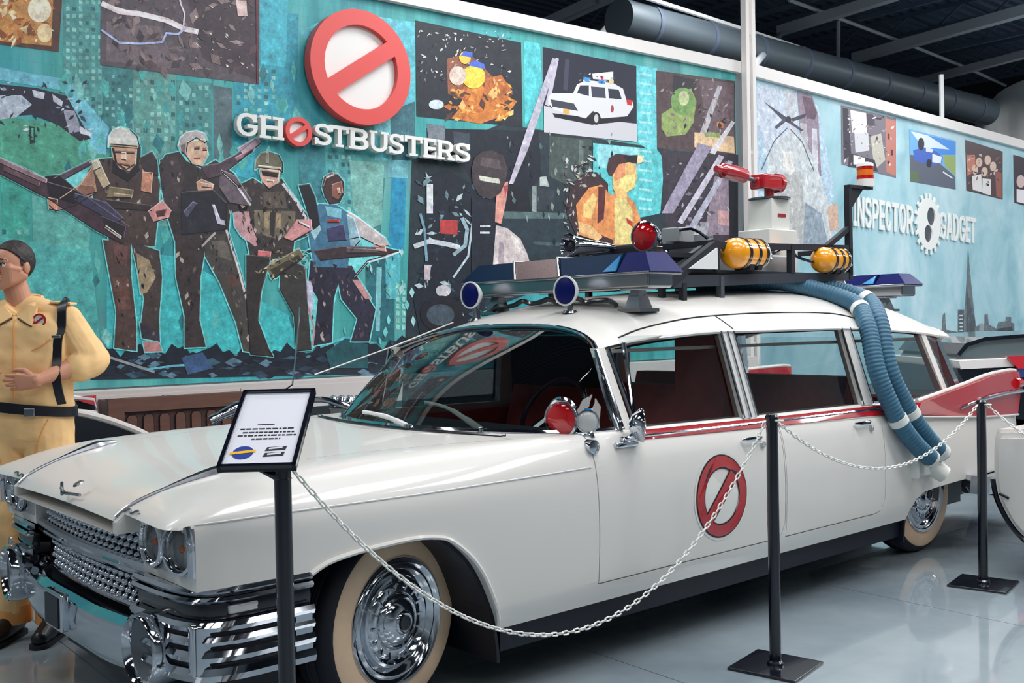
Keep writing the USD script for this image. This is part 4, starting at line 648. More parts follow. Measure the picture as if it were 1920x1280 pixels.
# ---- pillars, glass
def pillar(name, a, b, wa, wb, th, m, s, parent=car):
    P = []
    for (x, y, z), w in ((a, wa), (b, wb)): P += [(x + dx, s * (abs(y) + dy), z) for dx in (-w / 2, w / 2) for dy in (-th, 0)]
    return obj(name, hull(P), m, parent, False)
for s in (-1, 1):
    pillar('windscreen_pillar', (1.13, .80, 1.35), (1.15, .935, .99), .045, .06, .05, 'white_paint', s)
    for dx in (-.035, .04): obj('pillar_trim', tube([(1.13 + dx, s * .803, 1.345), (1.15 + dx * 1.2, s * .94, 1.0)], .011, 8), 'chrome', car)
    obj('vent_frame', tube(smooth_path([(1.19, s * .935, 1.0), (1.215, s * .90, 1.10), (1.245, s * .825, 1.37)], 5), .011, 8), 'chrome', car)
    pillar('door_pillar', (1.955, .848, 1.415), (2.01, .942, .985), .085, .10, .05, 'white_paint', s)
    for dx in (-.048, .0, .048): obj('pillar_trim', tube([(1.955 + dx, s * .852, 1.41), (2.01 + dx * 1.1, s * .946, .99)], .007, 6), 'chrome', car)
    pillar('rear_door_pillar', (3.01, .85, 1.412), (3.08, .942, .98), .08, .10, .05, 'white_paint', s)
    for dx in (-.042, .042): obj('pillar_trim', tube([(3.01 + dx, s * .854, 1.41), (3.08 + dx * 1.2, s * .946, .985)], .007, 6), 'chrome', car)
    pillar('quarter_pillar', (3.93, .818, 1.372), (4.03, .925, .97), .055, .06, .05, 'white_paint', s)
    pillar('rear_pillar', (4.20, .77, 1.345), (4.36, .86, .95), .05, .06, .05, 'chrome', s)
    for x0, x1, u0, u1 in ((1.25, 2.0, 1.19, 1.95), (2.02, 3.05, 1.97, 3.0), (3.09, 4.02, 3.02, 3.93), (4.03, 4.35, 3.95, 4.19)):
        P = [(x, s * (y - dy), z) for x, y, z in ((x0, .922, .985), (x1, .918, .97), (u0 + .02, .825, 1.40 if u0 < 3.5 else 1.345), (u1, .825 if u1 < 3.5 else .80 if u1 < 4 else .765, 1.405 if u1 < 3.5 else 1.36)) for dy in (0,)]
        obj('side_window', trimesh.Trimesh(P, [(0, 1, 3), (0, 3, 2)], process=False), 'side_glass' if s < 0 or x0 > 2.1 else 'dark_glass', car, False)  # far front pane tinted dark to deepen the shade inside the cabin
    obj('belt_trim', tube([side_pt(x, float(PI[5][1](x)) + .004, .004, s) for x in np.linspace(1.2, 3.55, 24)], .007, 6), 'chrome', car)
B = smooth_path([(1.09, -.925, 1.0), (.94, -.885, 1.0), (.80, -.80, 1.002), (.66, -.60, 1.004), (.56, -.32, 1.006), (.53, 0, 1.006), (.56, .32, 1.006), (.66, .60, 1.004), (.80, .80, 1.002), (.94, .885, 1.0), (1.09, .925, 1.0)], 4)
m_ = len(B); T = np.array([RG[0, int(round(j / (m_ - 1) * 40))] for j in range(m_)]) + [0, 0, -.012]
T = np.stack([np.interp(np.linspace(0, 40, m_), np.arange(41), RG[0, :, k]) for k in range(3)], 1) + [0, 0, -.012]
WS = np.array([[B[j] * (1 - t) + T[j] * t + np.array([-.05 * math.sin(math.pi * t), 0, .02 * math.sin(math.pi * t)]) * (1 - .6 * abs(j / (m_ - 1) * 2 - 1)) for j in range(m_)] for t in np.linspace(0, 1, 9)])
obj('windscreen', grid(WS), 'tinted_glass', car, True)
obj('windscreen_trim', tube(B + [0, 0, .004], .012, 6), 'chrome', car)
obj('windscreen_trim', tube(np.vstack([WS[:, 0] + [-.004, -.004, 0]]), .012, 6), 'chrome', car); obj('windscreen_trim', tube(np.vstack([WS[:, -1] + [-.004, .004, 0]]), .012, 6), 'chrome', car)
obj('rear_window', grid(np.array([[(4.42 - .02 * t, y * (1 - .1 * t), .93 + .40 * t) for y in np.linspace(-.78, .78, 9)] for t in (0, .5, 1)])), 'side_glass', car, True)
obj('cowl_grille', [tube(smooth_path([(.50 + .02 * k + .10 * (y / .75) ** 2, y, 1.006) for y in np.linspace(-.74, .74, 9)], 2), .005, 5) for k in (0, 1)], 'gloss_black', car)
for P in ([(905, 808, 1.008), (868, 782, 1.045), (832, 762, 1.075), (796, 754, 1.095)], [(765, 800, 1.012), (735, 785, 1.04), (705, 776, 1.06), (680, 772, 1.07)]):
    q = [car_pt(x, y, Z=z) for x, y, z in P]; w = obj('wiper', tube(smooth_path(q, 5), [.015] * 6 + [.012] * 5 + [.009] * 5, 8), 'pipe_white', car); obj('wiper_blade', tube(smooth_path([v + np.array([.012, 0, -.012]) for v in q[1:]], 4), .006, 6), 'gloss_black', w)
    obj('wiper_pivot', lathe([(0, -.01), (.022, -.01), (.018, .012), (0, .016)], q[0], (0, 0, 1), 14), 'chrome', w)
# ---- interior
ib = [box(1.03, 4.29, -.85, .85, .51, .53), box(1.02, 4.29, .835, .852, .53, .96), box(1.02, 4.29, -.852, -.835, .53, .96), box(4.27, 4.295, -.85, .85, .53, .93)]
obj('interior_trim', ib, 'seat_red', car, False)
for x0, w in ((1.45, .95), (2.55, .95)):
    st_ = obj('seat', rbox(x0, x0 + .50, -.80, .80, .56, .80, .05), 'seat_red', car, 40)
    obj('backrest', hull([(x, y, z) for y in (-.80, .80) for x, z in ((x0 + .44, .74), (x0 + .60, .74), (x0 + .56, 1.13), (x0 + .66, 1.13))]), 'seat_red', st_, False)
obj('partition', box(2.0, 2.03, -.82, -.48, .80, 1.39), 'seat_red', car, False); obj('partition', box(2.0, 2.03, .0, .82, .80, 1.39), 'dark_grey', car, False)
obj('dashboard', rbox(.86, 1.10, -.84, .84, .80, .985, .03), 'dark_grey', car, 40)
sw = obj('steering_wheel', trimesh.creation.torus(.20, .013, 32, 10).apply_transform(trimesh.transformations.rotation_matrix(math.radians(-62), [0, 1, 0], [0, 0, 0])).apply_translation([1.20, -.40, 1.02]), 'gloss_black', car)
obj('steering_column', tube([(1.20, -.40, 1.02), (1.0, -.40, .92)], .03, 10), 'gloss_black', sw)
obj('mirror', rbox(1.16, 1.185, -.12, .12, 1.33, 1.385, .01), 'light_grey', car)
# ---- red stripe and fins
for s in (-1, 1):
    S = np.array([[side_pt(x, z0 + (z1 - z0) * t, .004, s) for t in (0, .5, 1)] for x, z0, z1 in [(x, np.interp(x, [1.2, 2.2, 3.0, 3.5], [.953, .935, .925, .905]), np.interp(x, [1.2, 2.2, 3.0, 3.5], [.992, .978, .972, .965])) for x in np.linspace(1.22, 3.62, 30)]])
    obj('side_stripe', grid(S, .003, flip=(s > 0)), 'red_paint', car, True)
    FP = [(3.50, .90), (3.55, .962), (3.75, .985), (4.2, 1.035), (4.55, 1.07), (4.95, 1.082), (5.04, 1.075), (5.0, .98), (4.98, .93), (4.93, .80), (4.6, .815), (4.0, .855)]
    parts = []
    for i in range(30):
        x0, x1 = 3.5 + i * 1.54 / 30, 3.5 + (i + 1) * 1.54 / 30; g = Polygon(FP).intersection(sbox(x0, .5, x1, 1.3))
        if g.is_empty or g.geom_type != 'Polygon': continue
        P = []
        for x, z in g.exterior.coords: 
            k = max(0, (z - .98) / .1); P += [(x, s * (1.006 - .03 * max(0, k) - .05 * max(0, (x - 4.3) / .7)), z), (x, s * (.90 + .035 * k - .05 * max(0, (x - 4.3) / .7)), z)]
        parts.append(m3.Manifold.hull_points(np.array(P)))
    fin = parts[0]
    for p in parts[1:]: fin = fin + p
    fo_ = obj('tail_fin', tm(fin), 'red_paint', car, 30)
    fy = lambda x, z: s * (1.0 - .03 * max(0, (z - .98) / .1) - .05 * max(0, (x - 4.3) / .7))
    obj('fin_trim', tube(smooth_path([(x, fy(x, z) * .975, z + .006) for x, z in ((3.56, .965), (3.75, .987), (4.2, 1.037), (4.55, 1.072), (4.95, 1.084), (5.04, 1.077))], 4), .013, 8), 'white_paint', fo_)
    obj('fin_trim', tube(smooth_path([(x, fy(x, z) + s * .012, z) for x, z in ((4.02, .90), (4.2, .925), (4.45, .943), (4.8, .952), (5.05, .95))], 4), [.008] * 4 + [.012] * 9 + [.014] * 4, 8), 'chrome', fo_)
    obj('fin_trim', tube(smooth_path([(x, fy(x, z) + s * .008, z) for x, z in ((3.52, .885), (4.0, .85), (4.6, .81), (4.93, .796))], 4), .007, 6), 'white_paint', fo_)
    tl = obj('tail_light', lathe([(0, .13), (.012, .10), (.03, .05), (.038, 0), (.038, -.05), (0, -.05)][::-1], (5.0, s * .93, 1.0), (1, 0, 0), 20), 'lens_red', car)
obj('rear_bumper', tube(smooth_path([(4.10, -1.0, .43), (4.34, -1.03, .40), (4.75, -.98, .40), (4.98, -.70, .42), (5.02, 0, .42), (4.98, .70, .42), (4.75, .98, .40), (4.34, 1.03, .40), (4.10, 1.0, .43)], 5), 1.0, prof=[(-.03, -.055), (.02, -.06), (.035, 0), (.02, .06), (-.03, .055)]), 'chrome', car, 40)
# ---- nose: grille, headlights, bumper
gr = obj('grille', box(-.785, -.77, -.60, .60, .49, .80), 'gloss_black', car, False)
def bow(y): return -.80 - .035 * (1 - (y / .6) ** 2)
for z, r in ((.792, .012), (.672, .020), (.645, .012), (.515, .012)):
    obj('grille_bar', tube([(bow(y) - (.02 if z < .70 and z > .6 else 0), y, z) for y in np.linspace(-.60, .60, 15)], r, 8), 'chrome', gr)
stud = lathe([(0, -.022), (.010, -.018), (.015, -.006), (.014, .010), (.004, .030), (0, .030)], (0, 0, 0), (1, 0, 0), 8)
for zi, (z0, rows) in enumerate(((.690, 4), (.530, 4))):
    for r_ in range(rows):
        for j in range(22 if zi == 0 else 18):
            w = 1.12 if zi == 0 else .92; y = -w / 2 + (j + .5 * (r_ % 2)) * w / (22 if zi == 0 else 18) + .012
            t = stud.copy(); t.apply_translation([bow(y) + .012, y, z0 + r_ * .027]); obj('grille_stud', t, 'chrome', gr, True)
for s in (-1, 1):
    pod = obj('headlight_panel', hull([(x, s * y, z) for x, y, z in ((-.845, .60, .70), (-.845, .60, .865), (-.862, .80, .705), (-.862, .80, .875), (-.835, .985, .715), (-.835, .985, .865), (-.76, .60, .70), (-.76, .60, .86), (-.76, .99, .71), (-.76, .99, .865))]), 'light_grey', car, False)
    for (x, y) in ((-.865, .735), (-.852, .912)):
        ax = (-1, s * (.05 if y < .8 else .22), 0); c = np.array([x, s * y, .788])
        hl = obj('headlight', lathe([(.060, -.03), (.085, -.03), (.088, .0), (.080, .018), (.070, .020), (.066, .008), (.060, .004)], c, ax, 28, False), 'chrome', car)
        obj('reflector', lathe([(0, -.045), (.03, -.04), (.055, -.015), (.066, .006)], c, ax, 24, False), 'chrome', hl)
        obj('lens', lathe([(0, .022), (.03, .020), (.055, .013), (.068, .004)][::-1], c, ax, 24, False), 'lamp_glass', hl)
        obj('bulb', lathe([(0, -.03), (.012, -.02), (.012, 0), (0, .008)], c, ax, 10), 'lens_amber', hl)
    obj('headlight_brow', tube(smooth_path([(-.865, s * .985, .868), (-.862, s * 1.003, .80), (-.86, s * 1.003, .715)], 5), .012, 8), 'chrome', car)
    # bumper wing: bars wrapping the corner, dark recess, pod
    wp = lambda z, o=0: smooth_path([(-.865 - o, s * .58, z), (-.855 - o, s * .80, z), (-.80 - o * .7, s * (.965 + o * .7), z), (-.68, s * (1.0 + o), z), (-.455, s * (1.0 + o), z)], 5)
    flat = [(-.012, -.5), (.012, -.5), (.020, 0), (.012, .5), (-.012, .5)]
    def strip(z, h, o=0.0, m='chrome', nm='bumper_bar'): return obj(nm, tube(wp(z, o), 1.0, prof=[(s * a, b * h) for a, b in flat]), m, car, 40)
    strip(.656, .022); strip(.630, .020, .005); strip(.590, .065, -.02, 'gloss_black', 'bumper_recess'); strip(.550, .030, .010); strip(.527, .03, -.008, 'navy_black', 'bumper_recess'); strip(.505, .028, .010); strip(.483, .03, -.008, 'navy_black', 'bumper_recess'); strip(.458, .034, .012); strip(.434, .03, -.006, 'navy_black', 'bumper_recess'); strip(.402, .042, .014)
    for f_ in (.50, .95):
        i_ = int(f_ * 20); p = wp(.46, .012)[i_]; obj('bumper_post', box(p[0] - .03, p[0] + .03, p[1] - .012, p[1] + .012, .385, .56) if i_ > 15 else rbox(p[0] - .035, p[0] + .035, p[1] - .02, p[1] + .02, .40, .56, .01), 'chrome', car)
    obj('bumper_lamp', rbox(-.74, -.64, *sorted((s * .975, s * 1.000)), .580, .608, .006), 'lens_clear', car)
    bc_ = np.array([-.915, s * .735, .448])
    bl = obj('bumper_bullet', lathe([(.02, -.42), (.085, -.30), (.115, -.14), (.122, -.03), (.118, .010), (.108, .018), (.098, .004), (.094, -.02)], bc_, (-1, s * .08, 0), 36, False), 'chrome', car, 50)
    obj('bullet_dish', lathe([(.096, -.008), (.07, -.028), (.045, -.038), (.022, -.036), (.012, -.028), (0, -.026)], bc_, (-1, s * .08, 0), 28, False), 'dish_grey', bl, 60)
obj('centre_bumper', tube(smooth_path([(-.86, -.62, .425), (-.88, -.45, .42), (-.90, -.2, .42), (-.90, .2, .42), (-.88, .45, .42), (-.86, .62, .425)], 5), 1.0, prof=[(-.03, -.085), (.015, -.075), (.03, 0), (.02, .055), (-.01, .075), (-.03, .07)]), 'chrome', car, 40)
obj('centre_bumper_lip', tube(smooth_path([(-.865, -.60, .345), (-.89, -.3, .333), (-.89, .3, .333), (-.865, .60, .345)], 6), .014, 8), 'chrome', car)
pf = obj('plate_frame', rbox(-.955, -.92, -.06, .12, .365, .505, .008), 'chrome', car)
obj('plate_blank', box(-.960, -.95, -.045, .105, .38, .49), 'navy_black', pf, False)
# emblems
V_ = car_pt(98, 905, Y=0.0)
em = obj('hood_emblem', [tube([(-.93, -.02, .895), (-.915, -.02, .872), (-.90, -.14, .876)], .006, 6), tube([(-.90, .06, .90), (-.925, -.02, .868)], .006, 6), lathe([(.0, .0), (.022, .002), (.018, .008), (0, .010)], (-.88, -.07, .905), (-.5, 0, 1), 10)], 'dull_chrome', car)
for s in (-1, 1):
    rail = [top_pt(x, s * y, .004) for x, y in ((-.92, .545), (-.88, .55), (-.80, .562), (-.70, .575), (-.60, .59), (-.50, .607))]
    obj('fender_ornament', tube(smooth_path(rail, 4), [.006] * 8 + list(np.linspace(.006, .020, 8)) + [.022, .02, .016, .012, .006], 8), 'dull_chrome', car)
    obj('fender_script', tube(smooth_path([top_pt(-.90, s * .565, .003), top_pt(-.89, s * .60, .006), top_pt(-.90, s * .63, .003), top_pt(-.89, s * .66, .006), top_pt(-.895, s * .69, .003)], 4), .0035, 5), 'dull_chrome', car)
    obj('fender_crease', tube([side_pt(x, np.interp(x, [-.84, -.5, 0, .6, .95], [.872, .872, .865, .868, .872]), .001, s) for x in np.linspace(-.84, .86, 30)], .003, 5), 'pipe_white', car)
# ---- wheels
def wheel(x, y, s, steer):
    ax = np.array([math.sin(steer) * 1.0, -math.cos(steer), 0]) * (1 if s < 0 else -1); c = np.array([x, y, .365])
    ty = obj('tyre', lathe([(.20, -.09), (.26, -.10), (.325, -.095), (.355, -.07), (.365, -.045), (.362, -.02), (.367, -.012), (.362, -.004), (.367, .006), (.362, .014), (.367, .022), (.362, .03), (.365, .045), (.355, .07), (.335, .088), (.325, .094), (.24, .098), (.20, .09)], c, ax, 48, False), 'rubber', car, 40)
    obj('whitewall', lathe([(.232, .096), (.250, .1035), (.29, .105), (.318, .0985), (.325, .0945)], c, ax, 56, False), 'whitewall', ty, True)
    obj('rim', lathe([(.245, .075), (.245, .102), (.235, .112), (.222, .108), (.212, .098), (.204, .105), (.196, .104), (.188, .092), (.170, .080), (.168, .02)], c, ax, 48, False), 'chrome', ty, 50)
    hc = obj('hubcap', lathe([(.176, .06), (.176, .083), (.168, .097), (.158, .100), (.150, .090), (.142, .086), (.135, .094), (.118, .099), (.106, .096), (.102, .106), (.092, .112), (.086, .108), (.080, .118), (.06, .128), (.045, .131), (.042, .137), (.036, .140), (.030, .137), (0, .139)], c, ax, 48), 'chrome', ty, 40)
    obj('hub_emblem', lathe([(.0275, .139), (.027, .143), (.018, .145), (.016, .142), (0, .143)], c, ax, 24), 'dark_grey', hc)
    fr = frame_to(ax)
    for i in range(16):
        a = i * math.pi / 8; p = c + .128 * (math.cos(a) * fr[:, 0] + math.sin(a) * fr[:, 1]); obj('hub_rib', bar(p + ax * .094 - .012 * (math.cos(a) * fr[:, 0] + math.sin(a) * fr[:, 1]), p + ax * .102 + .012 * (math.cos(a) * fr[:, 0] + math.sin(a) * fr[:, 1]), .008, .01, up=ax), 'chrome', hc, False)
wheel(0, -.70, -1, math.radians(13)); wheel(0, .70, 1, math.radians(13)); wheel(3.96, -.70, -1, 0); wheel(3.96, .70, 1, 0)
for x in (0, 3.96): obj('axle', tube([(x, -.64, .365), (x, .64, .365)], .04, 12), 'navy_black', car)
# door emblem: red ring with bar over a white disc
def decal(X, Z, RX, RZ, s=-1):
    P = lambda x, z, o: side_pt(X + x * RX, Z + z * RZ, o, s)
    def sheet(shape, m, o):
        g = shape.segmentize(.12); V, Fc = [], []
        for q in getattr(g, 'geoms', [g]):
            vv, ff = trimesh.creation.triangulate_polygon(q, engine='earcut'); n = len(V)
            V += [P(a, b, o) for a, b in vv]; Fc += [tuple(int(i) + n for i in f) for f in ff]
        t = trimesh.Trimesh(V, Fc, process=False)
        if (t.face_normals[:, 1].mean() > 0) == (s < 0): t.invert()
        return t
    from shapely import affinity
    C = Point(0, 0).buffer(1, 32); sl = affinity.rotate(LineString([(-.9, 0), (.9, 0)]).buffer(.15, cap_style=2), 45, origin=(0, 0)); ring = C.difference(Point(0, 0).buffer(.72, 32)).union(sl.intersection(C))
    d = obj('door_emblem', sheet(ring, 'red_paint', .0045), 'red_paint', car, False)
    obj('emblem_outline', sheet(ring.buffer(.035), 'ink', .0030), 'ink', d, False); obj('emblem_disc', sheet(Point(0, 0).buffer(1.10, 32), 'white_plastic', .0015), 'white_plastic', d, False)
for s in (-1, 1): decal(1.69, .652, .18, .185, s)
# ---- spotlights at the windscreen pillar, mirrors
def spot(name, c, ax, r, lens, m='chrome', L=1.0, parent=car, label=None):
    o = obj(name, lathe([(.0, -1.15 * L * r), (.25 * r, -1.10 * L * r), (.62 * r, -.85 * L * r), (.92 * r, -.35 * L * r), (1.03 * r, -.02 * r), (1.03 * r, .05 * r), (.92 * r, .08 * r), (.90 * r, .0)], c, ax, 28, False), m, parent, 50)
    obj('lens', lathe([(.0, .22 * r), (.4 * r, .19 * r), (.75 * r, .10 * r), (.92 * r, .0)][::-1], c, ax, 24, False), lens, o, True)
    if label: tag(o, label)
    return o
AX = (-.85, -.5, .05)
c = car_pt(1052, 786, Y=-.84); o = spot('spot_lamp', c, (-.95, -.28, 0), .078, 'lens_red', label='chrome spot lamp with red lens')
obj('lamp_bracket', [tube(smooth_path([c + [.05, .0, -.02], c + [.06, -.02, -.07], (c[0] + .06, -.93, .985)], 4), .016, 8), lathe([(0, -.03), (.03, -.02), (.03, .02), (0, .03)], (c[0] + .05, -.965, .95), (0, -1, 0), 12)], 'chrome', o)
obj('lamp_hood', tube([c + [-.01 + .0, -.02 + .09 * math.cos(a), .09 * math.sin(a)] for a in np.linspace(.3, 2.4, 9)], .009, 6), 'chrome', o)
c2 = car_pt(1102, 790, Y=-.93); o = spot('spot_lamp', c2, (-.7, -.7, 0), .048, 'lens_clear', L=.8); obj('lamp_bracket', tube([c2 + [.02, .02, -.02], (c2[0] + .02, -.935, .98)], .012, 8), 'chrome', o)
c3 = car_pt(1204, 797, Y=-1.02); o = spot('side_mirror', c3, (.75, -.65, 0), .072, 'lens_clear', L=.7); obj('mirror_arm', [tube(smooth_path([c3 + [-.02, .02, -.03], c3 + [-.06, .05, -.06], side_pt(c3[0] - .06, .965, 0)], 4), .011, 8), rbox(c3[0] - .12, c3[0] + .02, -.985, -.955, .93, .955, .008)], 'chrome', o)
obj('card', box(c2[0] + .06, c2[0] + .062, -.90, -.84, 1.02, 1.10), 'lens_sky', car, False)
# aerial on the far fender
ae = obj('aerial', [tube(smooth_path([car_pt(548, 722, Y=.88), car_pt(552, 690, Y=.88), car_pt(562, 575, Y=.88)], 4), .004, 6), tube([(.18, .88, .97), car_pt(548, 722, Y=.88)], .006, 6)], 'chrome', car)
obj('aerial_stay', tube([car_pt(590, 702, Y=.80), car_pt(735, 650, Y=.80), car_pt(850, 604, Y=.62)], .004, 6), 'white_plastic', car)
# ---- roof equipment (bolted to the car: its parts)
def light_bar(X, y0, y1, zb, zt, spk, m0, m1, foots, parent):
    b = obj('light_bar', [rbox(X - .09, X + .09, y0 + .04, y1 - .04, zb - .075, zb, .012), rbox(X - .125, X + .125, y0 + .01, y1 - .01, zb - .012, zb + .004, .006)], 'dull_chrome', parent, 40)
    tag(b, 'roof light bar with blue lenses')
    def dome(ya, yb, ta, tb, m, nm):
        P = [(X + sx * w, y, z) for sx in (-1, 1) for (y, z, w) in ((ya, zb, .12), (yb, zb, .12), (ta, zt, .075), (tb, zt, .075))]; return obj(nm, hull(P), m, b, False)
    s0, s1 = spk
    dome(y0, y0 + .22, y0 + .07, y0 + .19, 'lens_blue', 'lens'); dome(y0 + .225, s0 - .07, y0 + .215, s0 - .015, m0, 'lens'); dome(s1 + .015, y1, s1 + .075, y1 - .12, m1, 'lens')
    P = [(X - .124, y0 + .225, zb + .01), (X - .124, y0 + .31, zb + .01), (X - .085, y0 + .225, zt - .01)]; obj('facet', hull([(x + d, y, z) for x, y, z in P for d in (0, .01)]), 'lens_sky', b, False)
    P = [(X + sx * w, y, z) for sx in (-1, 1) for (y, z, w) in ((s0 - .06, zb, .128), (s1 + .005, zb, .128), (s0, zt, .082), (s1 + .065, zt, .082))]; obj('speaker_grille', hull(P), 'speaker_mesh', b, False)
    for q in ((s0 - .065, s0 - .005), (s1 + .01, s1 + .07)): obj('speaker_trim', tube([(X - .13, q[0], zb), (X - .084, q[1], zt + .004), (X + .084, q[1], zt + .004)], .008, 6), 'dull_chrome', b)
    for fy in foots:
        zr = roof_z(X, fy)
        obj('bar_foot', [hull([(X + sx * a, fy + sy * c, z) for sx in (-1, 1) for sy in (-1, 1) for z, a, c in ((zr - .004, .07, .075), (zr + .012, .07, .075))]), hull([(X + sx * a, fy + sy * c, z) for sx in (-1, 1) for sy in (-1, 1) for z, a, c in ((zr + .01, .05, .05), (zb - .07, .02, .025))]), rbox(X - .07, X + .07, fy - .06, fy + .06, zb - .085, zb - .068, .006)], 'dull_chrome', b, False)
light_bar(1.65, -.74, .715, 1.702, 1.80, (-.06, .21), 'lens_teal', 'lens_teal', (-.55, .52), car)
light_bar(4.22, -.62, .62, 1.672, 1.745, (-.14, .14), 'lens_blue', 'lens_blue', (-.40, .40), car)
obj('bar_wiring', tube(smooth_path([(1.60, y, roof_z(1.60, y) + .03 + .012 * math.sin(y * 31)) for y in np.linspace(-.45, .6, 16)], 3), .014, 6), 'gloss_black', car)
for px, py in ((1060, 545), (882, 553)):
    c = car_pt(px, py, X=1.44); o = spot('roof_spot', c, (-1, -.12, 0), .074, 'lens_blue', 'pipe_white', .8, label='white roof spot lamp with blue lens')
    obj('lamp_foot', [tube([c + [.03, 0, -.06], (c[0] + .03, c[1], roof_z(c[0] + .03, c[1]) - .01)], .014, 8), lathe([(0, 0), (.04, .0), (.03, .014), (0, .016)], (c[0] + .03, c[1], roof_z(c[0] + .03, c[1]) - .004), (0, 0, 1), 14)], 'dull_chrome', o)
# rack
rk = obj('roof_rack', box(2.02, 3.66, -.50, .50, 1.715, 1.735), 'soft_black', car, False); tag(rk, 'black roof rack deck')
for s in (-1, 1):
    obj('side_rail', hull([(x, s * y, z) for y in (.488, .512) for x, z in ((1.96, 1.635), (1.96, 1.70), (3.66, 1.695), (3.66, 1.745))]), 'dark_grey', rk, False)
    obj('upper_rail', bar((2.30, s * .5, 1.865), (3.66, s * .5, 1.895), .03, .035), 'soft_black', rk, False)
    obj('sloping_rail', bar((1.94, s * .5, 1.665), (2.32, s * .5, 1.868), .04, .05), 'soft_black', rk, False)
    obj('inner_rail', bar((1.98, s * .42, 1.70), (2.40, s * .42, 1.90), .03, .03), 'mid_grey', rk, False)
    obj('gusset', hull([(x, s * y, z) for y in (.522, .534) for x, z in ((2.07, 1.735), (2.30, 1.735), (2.30, 1.85))]), 'pipe_white', rk, False)
    for x in (2.32, 3.02, 3.64): obj('rack_post', bar((x, s * .5, 1.73), (x, s * .5, 1.89), .035, .035), 'soft_black', rk, False)
    for x in (2.36, 3.20): obj('rack_foot', bar((x, s * .5, roof_z(x, .5) - .01), (x, s * .5, 1.70), .035, .03), 'mid_grey', rk, False)
    for x in (2.05, 3.55): obj('rack_foot', bar((x, s * .5, roof_z(x, .5) - .01), (x, s * .5, 1.66), .03, .03), 'soft_black', rk, False)
for x in (2.32, 3.02, 3.64): obj('cross_rail', bar((x, -.5, 1.88), (x, .5, 1.88), .03, .03), 'soft_black', rk, False)
obj('front_shelf', box(1.94, 2.36, -.44, .46, 1.80, 1.825), 'soft_black', rk, False)
for y in (-.40, .42): obj('shelf_leg', bar((2.0, y, roof_z(2.0, y) - .01), (2.0, y, 1.80), .03, .03), 'soft_black', rk, False)
obj('equipment_case', rbox(2.78, 3.22, -.36, .05, 1.735, 1.845, .012), 'light_grey', rk, 40)
obj('equipment_case', rbox(2.45, 2.78, .02, .40, 1.735, 1.93, .012), 'dark_grey', rk, 40)
obj('equipment_case', rbox(2.60, 2.74, -.02, .0 + .12, 1.93, 2.02, .01), 'light_grey', rk, 40)
obj('equipment_case', rbox(2.86, 3.08, .10, .42, 1.735, 2.0, .012), 'dull_chrome', rk, 40)
for a in (((2.50, .1, 1.93), (2.42, .0, 2.0), (2.35, -.1, 1.92), (2.3, -.2, 1.83)), ((2.72, .2, 1.95), (2.6, -.1, 2.0), (2.66, -.3, 1.86), (2.9, -.42, 1.80)), ((2.95, -.36, 1.80), (3.05, -.45, 1.88), (3.15, -.46, 1.83), (3.25, -.5, 1.80))): obj('cable', tube(smooth_path(a, 5), .009, 6), 'gloss_black', rk)
for c, L, r in (((2.47, -.52, 1.827), .19, .084), ((3.325, -.52, 1.812), .17, .078)):
    pr = [(r * math.sin(a), -r * math.cos(a)) for a in np.linspace(0, math.pi / 2, 9)] + [(r, L * .5), (r, L)] + [(r * math.cos(a) , L + r * .7 * math.sin(a)) for a in np.linspace(.15, 1.2, 6)] + [(.022, L + r * .75), (.022, L + r), (0, L + r)]
    t = obj('gas_tank', lathe(pr, c, (1, 0, 0), 32), 'yellow_tank', car, 50); tag(t, 'yellow gas tank with black straps')
    for f in (.18, .62, .98): obj('strap', lathe([(r * .98, f * L - .010), (r + .004, f * L - .010), (r + .004, f * L + .010), (r * .98, f * L + .010)], c, (1, 0, 0), 32, False), 'gloss_black', t)
    obj('collar', lathe([(r * .9, L * 1.06), (r * 1.0, L * 1.06), (r * 1.0, L * 1.10), (r * .9, L * 1.12)], c, (1, 0, 0), 32, False), 'white_plastic', t)
    obj('valve', [tube([np.array(c) + [L + r * .9, 0, 0], np.array(c) + [L + r + .05, 0, 0]], .012, 8), bar(np.array(c) + [L + r + .03, -.02, -.03], np.array(c) + [L + r + .03, .02, .03], .012, .012)], 'dull_chrome', t, False)
    obj('cradle', [hull([(c[0] + x, c[1] + y, z) for x in (.06, .10) for y, z in ((-.05, 1.736), (.05, 1.736), (-.06, c[2] - .05), (.06, c[2] - .05))]), hull([(c[0] + L - x, c[1] + y, z) for x in (.02, .06) for y, z in ((-.05, 1.736), (.05, 1.736), (-.06, c[2] - .05), (.06, c[2] - .05))])], 'soft_black', t, False)
# mast with amber and red beacon
ms = obj('mast', [bar((3.64, -.5, 1.70), (3.64, -.5, 2.275), .035, .035), bar((3.625, -.5, 2.275), (3.90, -.5, 2.283), .04, .02), hull([(x, y, z) for y in (-.51, -.49) for x, z in ((3.64, 2.27), (3.80, 2.27), (3.64, 2.12))]), bar((3.64, -.5, 2.02), (3.38, -.5, 1.89), .03, .03)], 'soft_black', car, False); tag(ms, 'black mast carrying a striped beacon')
c = (3.84, -.5, 2.288)
obj('beacon_base', lathe([(0, 0), (.058, 0), (.058, .045), (0, .045)], c, (0, 0, 1), 24), 'white_plastic', ms)
obj('beacon_lens', lathe([(0, .044), (.052, .044), (.052, .07), (0, .07)], c, (0, 0, 1), 24), 'lens_red', ms); obj('beacon_lens', lathe([(0, .0705), (.050, .0705), (.050, .108), (0, .108)], c, (0, 0, 1), 24), 'lens_amber', ms)
